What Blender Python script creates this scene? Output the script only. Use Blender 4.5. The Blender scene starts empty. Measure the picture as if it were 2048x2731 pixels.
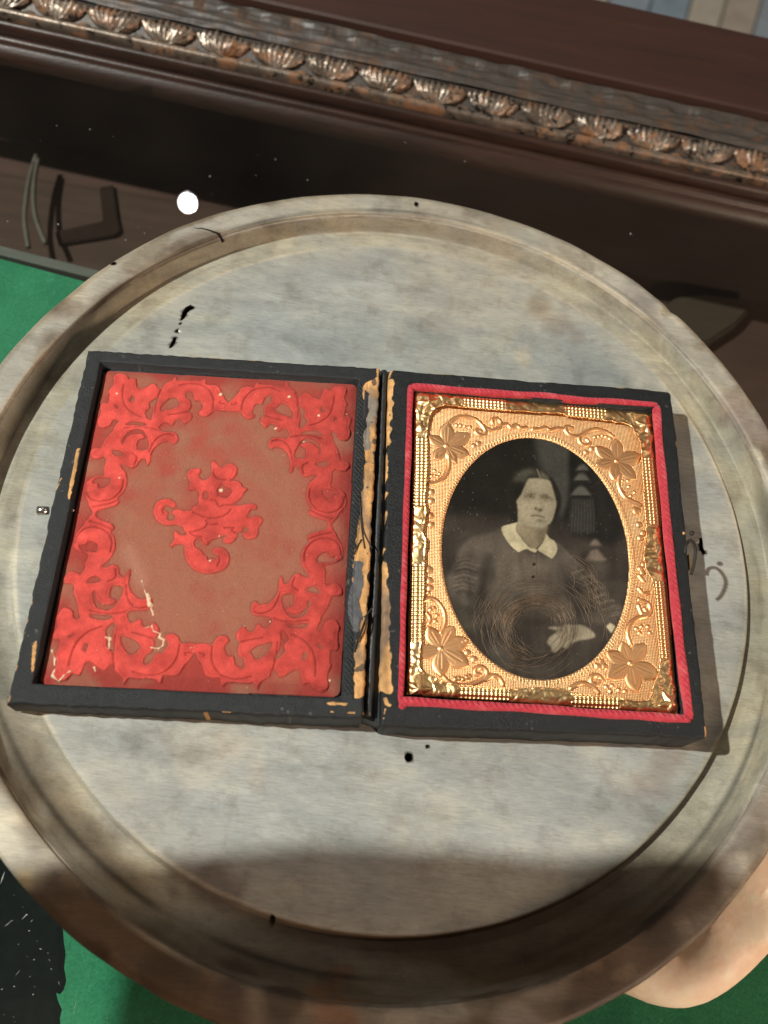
import bpy, bmesh, math, random
import numpy as np
from mathutils import Vector, Matrix
random.seed(5); rng = np.random.default_rng(11)
C = bpy.context.scene.collection
U = 0.01                                    # everything below is laid out in centimetres
# ------------------------------------------------------------------ camera (a phone held over the tray)
W, H, F = 2048.0, 2731.0, 2238.2
CP = np.array([-1.620, -8.912, 20.595])
def rotm(a, b, c):
    ca, sa, cb, sb, cc, sc = np.cos(a), np.sin(a), np.cos(b), np.sin(b), np.cos(c), np.sin(c)
    return (np.array([[cc, -sc, 0], [sc, cc, 0], [0, 0, 1]]) @ np.array([[cb, 0, sb], [0, 1, 0], [-sb, 0, cb]])
            @ np.array([[1, 0, 0], [0, ca, -sa], [0, sa, ca]]))
RC = rotm(0.430, -0.108, 0.097)
cam = bpy.data.cameras.new('camera'); cam_o = bpy.data.objects.new('camera', cam); C.objects.link(cam_o)
cam.sensor_fit = 'VERTICAL'; cam.sensor_height = 4.8; cam.sensor_width = 3.6; cam.lens = F / H * 4.8
cam.clip_start = 0.005; cam.clip_end = 20.0
M4 = Matrix.Identity(4)
for i in range(3):
    for j in range(3): M4[i][j] = RC[i, j]
    M4[i][3] = CP[i] * U
cam_o.matrix_world = M4
cam.dof.use_dof = True; cam.dof.focus_distance = 0.224; cam.dof.aperture_fstop = 1.8
bpy.context.scene.camera = cam_o
# ------------------------------------------------------------------ light
wd = bpy.data.worlds.new('World'); bpy.context.scene.world = wd; wd.use_nodes = True
wd.node_tree.nodes['Background'].inputs[0].default_value = (1.0, 0.82, 0.68, 1)
wd.node_tree.nodes['Background'].inputs[1].default_value = 0.095
vs = bpy.context.scene.view_settings
vs.view_transform = 'Standard'; vs.look = 'None'; vs.gamma = 1.0; vs.exposure = 0.0
def lamp(name, loc, target, size, power, col, spread=180):
    l = bpy.data.lights.new(name, 'AREA'); l.shape = 'DISK'; l.size = size * U; l.energy = power; l.color = col; l.spread = math.radians(spread)
    o = bpy.data.objects.new(name, l); C.objects.link(o); o.location = Vector(loc) * U
    d = Vector(target) * U - o.location; o.rotation_euler = d.to_track_quat('-Z', 'Y').to_euler(); return o
KEY = (-100.0, -3.0, 118.5)
lamp('ceiling_spot', KEY, (2, 0, 0), 3.6, 32.0, (0.985, 1.0, 0.93))
GZ = -3.4                                   # glass top
lamp('far_spot', (-8.73 - .285 * 115, 13.75 + .945 * 115, GZ + 115), (0, 0, 0), 3.3, 0.9, (1.0, 0.98, 0.95))
lamp('warm_lamp', (46, -46, 24), (8, -7, 0), 10, 2.9, (1.0, 0.72, 0.53))
lamp('gilt_fill', (128, 48, 160), (3, 0, 0), 84, 2.8, (1.0, 0.87, 0.70))  # unseen soft fill added to brighten the gilt
# ------------------------------------------------------------------ helpers
def ray(px):
    px = np.asarray(px, float)
    return np.stack([(px[..., 0] - W / 2) / F, -(px[..., 1] - H / 2) / F, -np.ones(px.shape[:-1])], -1) @ RC.T
def back(px, plane):                        # photo pixel -> point on the plane z = a + b x + c y
    a, b, c = plane if isinstance(plane, tuple) else (plane, 0., 0.)
    v = ray(px)
    t = (a + b * CP[0] + c * CP[1] - CP[2]) / (v[..., 2] - b * v[..., 0] - c * v[..., 1])
    return CP + v * t[..., None]
def proj(P):
    Q = (np.asarray(P, float) - CP) @ RC
    return np.stack([W / 2 + F * Q[..., 0] / -Q[..., 2], H / 2 - F * Q[..., 1] / -Q[..., 2]], -1)
def lin(r, g, b):
    f = lambda v: (v / 255 / 12.92) if v / 255 <= .04045 else ((v / 255 + .055) / 1.055) ** 2.4
    return np.array([f(r), f(g), f(b)])
def blur(a, s):
    if s <= 0: return a
    r = int(max(1, round(3 * s))); k = np.exp(-.5 * (np.arange(-r, r + 1) / s) ** 2); k /= k.sum()
    out = a.astype(float)
    for ax in (0, 1):
        p = np.pad(out, [(r, r) if i == ax else (0, 0) for i in range(out.ndim)], mode='edge'); acc = 0
        n = out.shape[ax]
        for i, w in enumerate(k):
            acc = acc + w * (p[i:i + n] if ax == 0 else p[:, i:i + n])
        out = acc
    return out
def noise(shape, s, seed=0, sy=None):       # blurred noise about 0, unit deviation
    r = np.random.default_rng(seed); sy = sy or s
    f = max(1, int(min(s, sy) / 2)); sh = (shape[0] // f + 3, shape[1] // f + 3)
    a = r.standard_normal(sh)
    def b1(a, q, ax):
        if q <= 0: return a
        rr = int(max(1, round(3 * q))); k = np.exp(-.5 * (np.arange(-rr, rr + 1) / q) ** 2); k /= k.sum()
        p = np.pad(a, [(rr, rr) if i == ax else (0, 0) for i in (0, 1)], mode='wrap'); n = a.shape[ax]
        return sum(w * (p[i:i + n] if ax == 0 else p[:, i:i + n]) for i, w in enumerate(k))
    a = b1(b1(a, sy / f, 0), s / f, 1); a = (a - a.mean()) / a.std()
    yy = np.arange(shape[0]) / f; xx = np.arange(shape[1]) / f
    y0 = yy.astype(int); x0 = xx.astype(int); fy = (yy - y0)[:, None]; fx = (xx - x0)[None]
    g = lambda i, j: a[np.ix_(y0 + i, x0 + j)]
    return g(0, 0) * (1 - fy) * (1 - fx) + g(1, 0) * fy * (1 - fx) + g(0, 1) * (1 - fy) * fx + g(1, 1) * fy * fx
def fill(shape, pts):                       # even-odd polygon fill, pts in (x, y) cells
    p = np.asarray(pts, float); m = np.zeros(shape, bool); q = np.roll(p, -1, 0)
    y0 = max(0, int(np.floor(p[:, 1].min()))); y1 = min(shape[0] - 1, int(np.ceil(p[:, 1].max())))
    for y in range(y0, y1 + 1):
        c = (p[:, 1] <= y) != (q[:, 1] <= y)
        if not c.any(): continue
        xs = np.sort(p[c, 0] + (y - p[c, 1]) / (q[c, 1] - p[c, 1]) * (q[c, 0] - p[c, 0]))
        for a, b in zip(xs[::2], xs[1::2]):
            m[y, max(0, int(np.ceil(a))):max(0, int(np.floor(b)) + 1)] = True
    return m
def sdist(shape, pts, rad, D=None):         # distance (cells) to a polyline, out to rad
    D = np.full(shape, 1e6) if D is None else D
    p = np.asarray(pts, float)
    for a, b in zip(p[:-1], p[1:]):
        x0, x1 = int(max(0, min(a[0], b[0]) - rad)), int(min(shape[1], max(a[0], b[0]) + rad + 2))
        y0, y1 = int(max(0, min(a[1], b[1]) - rad)), int(min(shape[0], max(a[1], b[1]) + rad + 2))
        if x1 <= x0 or y1 <= y0: continue
        X, Y = np.meshgrid(np.arange(x0, x1), np.arange(y0, y1)); d = b - a; L = max(d @ d, 1e-9)
        t = np.clip(((X - a[0]) * d[0] + (Y - a[1]) * d[1]) / L, 0, 1)
        D[y0:y1, x0:x1] = np.minimum(D[y0:y1, x0:x1], np.hypot(X - a[0] - t * d[0], Y - a[1] - t * d[1]))
    return D
def smooth_line(p, n=4, closed=False):      # Catmull-Rom through the points
    p = np.asarray(p, float); N = len(p); out = []
    for i in range(N if closed else N - 1):
        g = (lambda k: p[k % N]) if closed else (lambda k: p[min(max(k, 0), N - 1)])
        a, b, c, d = g(i - 1), g(i), g(i + 1), g(i + 2)
        for t in np.arange(n) / n:
            out.append(.5 * (2 * b + (c - a) * t + (2 * a - 5 * b + 4 * c - d) * t * t + (3 * b - a - 3 * c + d) * t ** 3))
    if not closed: out.append(p[-1])
    return np.array(out)
def tag(o, label=None, cat=None, group=None, kind=None):
    for k, v in (('label', label), ('category', cat), ('group', group), ('kind', kind)):
        if v: o[k] = v
    return o
def empty(name, loc, label, cat, group=None):
    o = bpy.data.objects.new(name, None); C.objects.link(o); o.location = Vector(loc) * U; o.empty_display_size = .01
    return tag(o, label, cat, group)
def link(name, me, mat, parent=None):
    o = bpy.data.objects.new(name, me); C.objects.link(o)
    if mat: me.materials.append(mat)
    if parent is not None:
        o.parent = parent
        if True:
            if parent.parent is None: o.matrix_parent_inverse = Matrix.Translation(parent.location).inverted()
    return o
def mesh_np(name, V, Fq, mat, parent=None, col=None, smooth=True, flip=False):
    V = np.asarray(V, np.float64) * U; Fq = np.asarray(Fq, np.int32); k = Fq.shape[1]
    if flip: Fq = Fq[:, ::-1]
    me = bpy.data.meshes.new(name); me.vertices.add(len(V)); me.vertices.foreach_set('co', V.astype(np.float32).ravel())
    me.loops.add(Fq.size); me.loops.foreach_set('vertex_index', np.ascontiguousarray(Fq).ravel())
    me.polygons.add(len(Fq)); me.polygons.foreach_set('loop_start', np.arange(0, Fq.size, k, dtype=np.int32))
    me.polygons.foreach_set('loop_total', np.full(len(Fq), k, np.int32))
    me.update(calc_edges=True)
    me.polygons.foreach_set('use_smooth', np.full(len(Fq), smooth))
    if col is not None:
        ca = me.color_attributes.new('col', 'FLOAT_COLOR', 'POINT')
        ca.data.foreach_set('color', np.concatenate([col, np.ones((len(col), 1))], 1).astype(np.float32).ravel())
    me.validate()
    return link(name, me, mat, parent)
def relief(name, P, cells, mat, parent=None, col=None, skirt=None, inset=0.):
    """a sheet from a grid of points P[ny,nx,3], only where cells[ny-1,nx-1]; skirt = z its cut edges run down to"""
    ny, nx = P.shape[:2]; idx = np.arange(ny * nx).reshape(ny, nx)
    q = np.stack([idx[1:, :-1], idx[1:, 1:], idx[:-1, 1:], idx[:-1, :-1]], -1)[cells]
    V = P.reshape(-1, 3); extra = []; Cc = None if col is None else col.reshape(-1, 3)
    if skirt is not None:
        c = np.zeros((ny + 1, nx + 1), bool); c[1:-1, 1:-1] = cells
        e = []
        up = c[1:-1, 1:-1] & ~c[:-2, 1:-1]; e.append(np.stack([idx[:-1, 1:][up], idx[:-1, :-1][up]], 1))
        dn = c[1:-1, 1:-1] & ~c[2:, 1:-1]; e.append(np.stack([idx[1:, :-1][dn], idx[1:, 1:][dn]], 1))
        lf = c[1:-1, 1:-1] & ~c[1:-1, :-2]; e.append(np.stack([idx[:-1, :-1][lf], idx[1:, :-1][lf]], 1))
        rt = c[1:-1, 1:-1] & ~c[1:-1, 2:]; e.append(np.stack([idx[1:, 1:][rt], idx[:-1, 1:][rt]], 1))
        e = np.concatenate(e)
        n0 = len(V); used = np.unique(e); mp = np.zeros(len(V), int); mp[used] = n0 + np.arange(len(used))
        B = V[used].copy(); B[:, 2] = skirt(B) if callable(skirt) else skirt
        V = np.concatenate([V, B])
        if Cc is not None: Cc = np.concatenate([Cc, Cc[used]])
        q = np.concatenate([q, np.stack([e[:, 0], mp[e[:, 0]], mp[e[:, 1]], e[:, 1]], 1)])
    used = np.unique(q); mp = np.zeros(len(V), int); mp[used] = np.arange(len(used))
    return mesh_np(name, V[used], mp[q], mat, parent, None if Cc is None else Cc[used])
def tube(name, pts, rad, mat, parent=None, n=8, flat=1.0, up=(0, 0, 1), closed=False, cap=True):
    p = np.asarray(pts, float); N = len(p); rad = np.broadcast_to(np.asarray(rad, float), (N,)); up = np.array(up, float)
    V = []
    for i in range(N):
        a = p[(i - 1) % N] if closed else p[max(i - 1, 0)]; b = p[(i + 1) % N] if closed else p[min(i + 1, N - 1)]
        t = (b - a) / max(np.linalg.norm(b - a), 1e-9); s = np.cross(t, up); s /= max(np.linalg.norm(s), 1e-9); u = np.cross(s, t)
        for k in range(n):
            an = 2 * math.pi * k / n; V.append(p[i] + rad[i] * (s * math.cos(an) + flat * u * math.sin(an)))
    Fq = []
    for i in range(N if closed else N - 1):
        for k in range(n):
            j = (i + 1) % N; Fq.append((i * n + k, i * n + (k + 1) % n, j * n + (k + 1) % n, j * n + k))
    if cap and not closed:
        V += [p[0], p[-1]]; a, b = len(V) - 2, len(V) - 1
        for k in range(0, n, 2):
            Fq.append((a, (k + 2) % n, k + 1, k)); m = (N - 1) * n; Fq.append((b, m + k, m + k + 1, m + (k + 2) % n))
    return mesh_np(name, V, Fq, mat, parent, flip=True)
def bm_obj(name, bm, mat, parent=None, smooth=False):
    bmesh.ops.scale(bm, vec=(U, U, U), verts=bm.verts)
    bmesh.ops.recalc_face_normals(bm, faces=bm.faces)
    me = bpy.data.meshes.new(name); bm.to_mesh(me); bm.free()
    for f in me.polygons: f.use_smooth = smooth
    return link(name, me, mat, parent)
def prism(pts, z0, z1, bm=None, bev=0.):
    bm = bm or bmesh.new()
    vs_ = [bm.verts.new((p[0], p[1], z0)) for p in pts]; f = bm.faces.new(vs_)
    r = bmesh.ops.extrude_face_region(bm, geom=[f])
    top = [v for v in r['geom'] if isinstance(v, bmesh.types.BMVert)]
    bmesh.ops.translate(bm, verts=top, vec=(0, 0, z1 - z0))
    if bev: bmesh.ops.bevel(bm, geom=[e for e in bm.edges], offset=bev, segments=2, affect='EDGES')
    return bm
def box(bm, x0, x1, y0, y1, z0, z1):
    return prism([(x0, y0), (x1, y0), (x1, y1), (x0, y1)], z0, z1, bm)
# ------------------------------------------------------------------ materials
class NT:
    def __init__(s, name):
        s.m = bpy.data.materials.new(name); s.m.use_nodes = True; s.t = s.m.node_tree; s.b = s.t.nodes['Principled BSDF']; s.o = s.t.nodes['Material Output']
        s.tc = s.t.nodes.new('ShaderNodeTexCoord'); s.g = s.t.nodes.new('ShaderNodeNewGeometry')
    def n(s, ty, **kw):
        x = s.t.nodes.new('ShaderNode' + ty)
        for k, v in kw.items(): setattr(x, k, v)
        return x
    def l(s, a, b): s.t.links.new(a, b)
    def sock(s, v, inp):
        if isinstance(v, bpy.types.NodeSocket): s.l(v, inp)
        elif isinstance(v, (tuple, list, np.ndarray)): inp.default_value = (*[float(q) for q in v], 1)[:4] if len(v) == 3 and inp.type == 'RGBA' else tuple(v)
        else: inp.default_value = v
    def attr(s, name='col'):
        a = s.n('Attribute'); a.attribute_name = name; return a.outputs['Color']
    def mapping(s, scale=(1, 1, 1), rot=(0, 0, 0)):
        m = s.n('Mapping'); s.l(s.g.outputs['Position'], m.inputs[0]); m.inputs['Scale'].default_value = scale; m.inputs['Rotation'].default_value = rot
        return m.outputs[0]
    def noise(s, scale, detail=4, rough=.55, vec=None, dist=0.):
        x = s.n('TexNoise'); s.l(vec if vec is not None else s.g.outputs['Position'], x.inputs['Vector'])
        x.inputs['Scale'].default_value = scale; x.inputs['Detail'].default_value = detail; x.inputs['Roughness'].default_value = rough; x.inputs['Distortion'].default_value = dist
        return x.outputs['Fac']
    def ramp(s, fac, a, b, c0=(0, 0, 0), c1=(1, 1, 1)):
        r = s.n('ValToRGB'); e = r.color_ramp.elements; e[0].position = a; e[1].position = b
        e[0].color = (*c0, 1); e[1].color = (*c1, 1); s.l(fac, r.inputs[0]); return r.outputs[0]
    def mix(s, fac, a, b, mode='MIX'):
        x = s.n('Mix', data_type='RGBA', blend_type=mode); s.sock(fac, x.inputs[0]); s.sock(a, x.inputs[6]); s.sock(b, x.inputs[7]); return x.outputs[2]
    def math(s, op, a, b=0.):
        x = s.n('Math', operation=op); s.sock(a, x.inputs[0]); s.sock(b, x.inputs[1]); return x.outputs[0]
    def bump(s, h, strength=.3, dist=.0002, prev=None):
        x = s.n('Bump'); s.l(h, x.inputs['Height']); x.inputs['Strength'].default_value = strength; x.inputs['Distance'].default_value = dist
        if prev is not None: s.l(prev, x.inputs['Normal'])
        return x.outputs[0]
    def fin(s, color=None, rough=.6, metal=0., normal=None, spec=None, **kw):
        if color is not None: s.sock(color, s.b.inputs['Base Color'])
        s.sock(rough, s.b.inputs['Roughness']); s.sock(metal, s.b.inputs['Metallic'])
        if normal is not None: s.l(normal, s.b.inputs['Normal'])
        if spec is not None: s.b.inputs['Specular IOR Level'].default_value = spec
        for k, v in kw.items(): s.sock(v, s.b.inputs[k])
        return s.m
def m_leather():
    n = NT('leatherette'); a = n.attr(); g = n.noise(2600, 5, .7); g2 = n.noise(500, 3)
    lum = n.n('SeparateColor'); n.l(a, lum.inputs[0])
    c = n.mix(n.ramp(g2, .35, .7), n.mix(1, a, (.74, .76, .8), 'MULTIPLY'), n.mix(1, a, (1.18, 1.18, 1.18), 'MULTIPLY'))
    dark = n.ramp(lum.outputs[0], .06, .2)
    return n.fin(c, n.mix(dark, (.42, .42, .42), (.8, .8, .8)), normal=n.bump(g, .95, .0003, n.bump(g2, .3, .0005)), spec=.34)
def m_velvet():
    n = NT('velvet'); a = n.attr(); g = n.noise(2300, 4, .75); g2 = n.noise(260, 4, .6)
    c = n.mix(n.ramp(g, .3, .75), n.mix(1, a, (.84, .8, .8), 'MULTIPLY'), n.mix(1, a, (1.1, 1.12, 1.12), 'MULTIPLY'))
    c = n.mix(n.ramp(g2, .3, .8), c, n.mix(1, c, (1.06, .92, .9), 'MULTIPLY'))
    return n.fin(c, .9, normal=n.bump(g, .9, .0003, n.bump(n.noise(900, 3, .6), .35, .0003)), spec=.12, **{'Sheen Weight': .18, 'Sheen Roughness': .5, 'Sheen Tint': (1, .6, .5, 1)})
def m_piping():
    n = NT('piping_velvet'); w = n.n('TexWave', wave_type='BANDS', bands_direction='DIAGONAL'); n.l(n.g.outputs['Position'], w.inputs['Vector']); w.inputs['Scale'].default_value = 420; w.inputs['Distortion'].default_value = 1.5
    g = n.noise(900, 4, .7); g2 = n.noise(160, 3)
    c = n.mix(n.ramp(g, .3, .75), (.42, .026, .045), (.62, .065, .085)); c = n.mix(n.ramp(g2, .55, .85), c, (.72, .16, .17))
    return n.fin(c, .8, normal=n.bump(w.outputs[0], .8, .0003, n.bump(g, .8, .0004)), spec=.2, **{'Sheen Weight': .2, 'Sheen Roughness': .5, 'Sheen Tint': (1, .5, .5, 1)})
def m_gold(name, weave, c0, c1, rough):
    n = NT(name); g = n.noise(650, 4, .65)
    nor = n.bump(g, .25, .0002)
    if weave:
        hs = []
        for d in ('X', 'Y'):
            w = n.n('TexWave', wave_type='BANDS', bands_direction=d); n.l(n.mapping((1, 1, 1), (0, 0, -.06)), w.inputs['Vector']); w.inputs['Scale'].default_value = 780; hs.append(w.outputs[0])
        nor = n.bump(n.math('ADD', hs[0], hs[1]), .5, .00014, nor)
    c = n.mix(n.ramp(n.noise(120, 4), .35, .7), c0, c1)
    return n.fin(c, rough, 1.0, nor)
def m_attr(name, rough=.5, spec=.4, gloss=None):
    n = NT(name); return n.fin(n.attr(), rough, spec=spec)
def m_wood_tray():
    n = NT('weathered_wood'); a = n.attr(); r = .06
    lum = n.n('SeparateColor'); n.l(a, lum.inputs[0]); live = n.ramp(lum.outputs[0], .05, .12)
    hair = n.noise(330, 4, .7, n.mapping((1, 22, 12), (0, 0, .03))); gr = n.noise(38, 8, .72, n.mapping((1.0, 3.2, 3.2), (0, 0, r)), .5)
    fine = n.noise(210, 5, .7, n.mapping((1, 9, 9), (0, 0, r)))
    bl = n.noise(30, 6, .62, n.mapping((1, 1.5, 1.5), (0, 0, r)), .4); bl2 = n.noise(13, 4, .6); mott = n.noise(110, 5, .7); sp = n.noise(1100, 3, .7)
    M = lambda f, k: n.mix(n.math('MULTIPLY', f, 1.0), n_c[0], n.mix(1, n_c[0], k, 'MULTIPLY'))
    n_c = [n.mix(n.ramp(gr, .36, .64), n.mix(1, a, (.82, .83, .835), 'MULTIPLY'), n.mix(1, a, (1.15, 1.14, 1.11), 'MULTIPLY'))]
    n_c[0] = M(n.ramp(bl, .46, .64), (.85, .865, .88)); n_c[0] = M(n.ramp(bl, .34, .48, (1, 1, 1), (0, 0, 0)), (1.10, 1.06, .98))
    n_c[0] = M(n.ramp(bl2, .48, .7), (1.05, 1.0, .92)); n_c[0] = M(n.ramp(mott, .51, .66), (.80, .775, .75)); n_c[0] = M(n.ramp(mott, .30, .42, (1, 1, 1), (0, 0, 0)), (1.14, 1.13, 1.09))
    n_c[0] = M(n.ramp(fine, .38, .50, (1, 1, 1), (0, 0, 0)), (.86, .845, .83)); n_c[0] = M(n.ramp(hair, .54, .62), (1.16, 1.15, 1.12)); n_c[0] = M(n.ramp(hair, .33, .43, (1, 1, 1), (0, 0, 0)), (.80, .79, .78))
    c = n.mix(n.math('MULTIPLY', n.math('MULTIPLY', n.ramp(sp, .70, .76), .45), live), n_c[0], (.60, .56, .48))
    nor = n.bump(hair, .25, .0002, n.bump(fine, .2, .0003, n.bump(gr, .2, .0008, n.bump(mott, .25, .0006, n.bump(sp, .25, .0002)))))
    gl = n.n('Attribute'); gl.attribute_name = 'gloss'
    return n.fin(c, n.mix(gl.outputs['Fac'], n.mix(n.ramp(bl, .3, .7), (.44, .44, .44), (.62, .62, .62)), (.2, .2, .2)), normal=nor, spec=.38)
def m_wood(name, c0, c1, rough, scale=30, wear=None, bumpy=.2):
    n = NT(name); v = n.mapping((1, 9, 9), (0, 0, .08)); g = n.noise(scale, 6, .65, v, .6); d = n.noise(420, 4, .7)
    c = n.mix(n.ramp(g, .3, .72), c0, c1)
    if wear is not None: c = n.mix(n.ramp(n.noise(130, 5, .7), .5, .64), c, wear)
    return n.fin(c, rough, normal=n.bump(d, bumpy, .0004, n.bump(g, .2, .0006)), spec=.5)
def m_carved():
    n = NT('carved_gilt'); g = n.noise(55, 6, .7); d = n.noise(420, 5, .7); w = n.ramp(n.noise(95, 6, .72), .50, .60); k = n.ramp(n.noise(240, 5, .7), .55, .62)
    c = n.mix(n.ramp(g, .35, .65), (.12, .093, .072), (.28, .225, .18)); c = n.mix(n.math('MULTIPLY', w, .85), c, (.20, .088, .036)); c = n.mix(k, c, (.025, .018, .014))
    return n.fin(c, n.mix(n.ramp(d, .35, .65), (.26, .26, .26), (.5, .5, .5)), n.math('MULTIPLY', n.math('SUBTRACT', 1.0, w), .65), n.bump(d, .28, .0005, n.bump(g, .25, .0008)), .5)
def m_felt():
    n = NT('green_felt'); g = n.noise(1500, 4, .75); g2 = n.noise(70, 5, .6)
    c = n.mix(n.ramp(g, .3, .7), (.022, .17, .085), (.060, .28, .15)); c = n.mix(n.ramp(g2, .35, .65), n.mix(1, c, (.72, .78, .78), 'MULTIPLY'), c); c = n.mix(n.ramp(n.noise(300, 4, .7), .6, .7), c, n.mix(1, c, (1.5, 1.25, 1.3), 'MULTIPLY'))
    return n.fin(c, .95, normal=n.bump(g, .6, .0004), spec=.1)
def m_glass(name, tint=(.93, .97, .95), ior=1.5, rough=0.0, film=0.):
    n = NT(name); t = n.n('BsdfTransparent'); t.inputs[0].default_value = (*tint, 1); gl = n.n('BsdfGlossy'); gl.inputs['Roughness'].default_value = rough
    fr = n.n('Fresnel'); fr.inputs[0].default_value = ior; mx = n.n('MixShader'); n.l(n.math('MULTIPLY', fr.outputs[0], n.math('SUBTRACT', 1.0, n.g.outputs['Backfacing'])), mx.inputs[0]); n.l(t.outputs[0], mx.inputs[1]); n.l(gl.outputs[0], mx.inputs[2]); n.l(mx.outputs[0], n.o.inputs[0])
    if film:
        df = n.n('BsdfDiffuse'); df.inputs[0].default_value = (.62, .47, .38, 1); m2 = n.n('MixShader'); n.l(n.math('MULTIPLY', n.ramp(n.noise(9, 4, .6), .3, .75), film), m2.inputs[0]); n.l(mx.outputs[0], m2.inputs[1]); n.l(df.outputs[0], m2.inputs[2]); n.l(m2.outputs[0], n.o.inputs[0])
    n.t.nodes.remove(n.b); return n.m
def m_plain(name, col, rough=.5, metal=0., bumps=0., scale=400, var=.2, spec=None):
    n = NT(name); g = n.noise(scale, 4, .65); col = np.array(col)
    c = n.mix(n.ramp(g, .3, .7), tuple(col * (1 - var)), tuple(np.minimum(col * (1 + var), 1)))
    return n.fin(c, rough, metal, n.bump(g, bumps, .0003) if bumps else None, spec)
def m_skin():
    n = NT('skin'); g = n.noise(75, 5, .6); f = n.noise(700, 4, .65)
    c = n.mix(n.ramp(g, .38, .62), (.86, .62, .45), (.98, .87, .69))
    return n.fin(c, .5, normal=n.bump(f, .3, .0004, n.bump(g, .25, .002)), spec=.35, **{'Subsurface Weight': .12, 'Subsurface Scale': .004, 'Subsurface Radius': (1, .4, .2)})
LEATHER, VELVET, PIPING = m_leather(), m_velvet(), m_piping()
MAT_GOLD = m_gold('mat_brass', True, (.98, .555, .255), (1.0, .655, .34), .49)
FLOWER_GOLD = m_gold('flower_brass', False, (.97, .50, .225), (1.0, .60, .30), .46)
FOIL_GOLD = m_gold('foil_brass', False, (.97, .60, .26), (1.0, .71, .36), .34)
PLATE = m_attr('tintype', .35, .3)
TRAYWOOD, FELT, GLASS, COVER = m_wood_tray(), m_felt(), m_glass('table_glass', film=.009), m_glass('cover_glass', (.98, .98, .97))
FRAMEWOOD = m_wood('dark_moulding', (.018, .009, .006), (.045, .020, .013), .38, 40)
CARVED = m_carved()
GREYWOOD = m_wood('dusty_wood', (.030, .024, .020), (.062, .052, .045), .45, 90, (.085, .045, .025), .5)
REDWOOD = m_wood('mahogany', (.024, .008, .005), (.044, .014, .008), .6, 14)
BRASS = m_plain('old_brass', (.45, .34, .18), .4, 1.0); STEEL = m_plain('pin_metal', (.62, .60, .54), .28, 1.0, 0, 200, .05)
IRONB = m_plain('dark_brass', (.016, .014, .012), .7); CORD = m_plain('black_cord', (.025, .028, .03), .45, 0, .5, 900, .3); THREAD = m_plain('dark_thread', (.02, .013, .01), .6)
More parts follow.
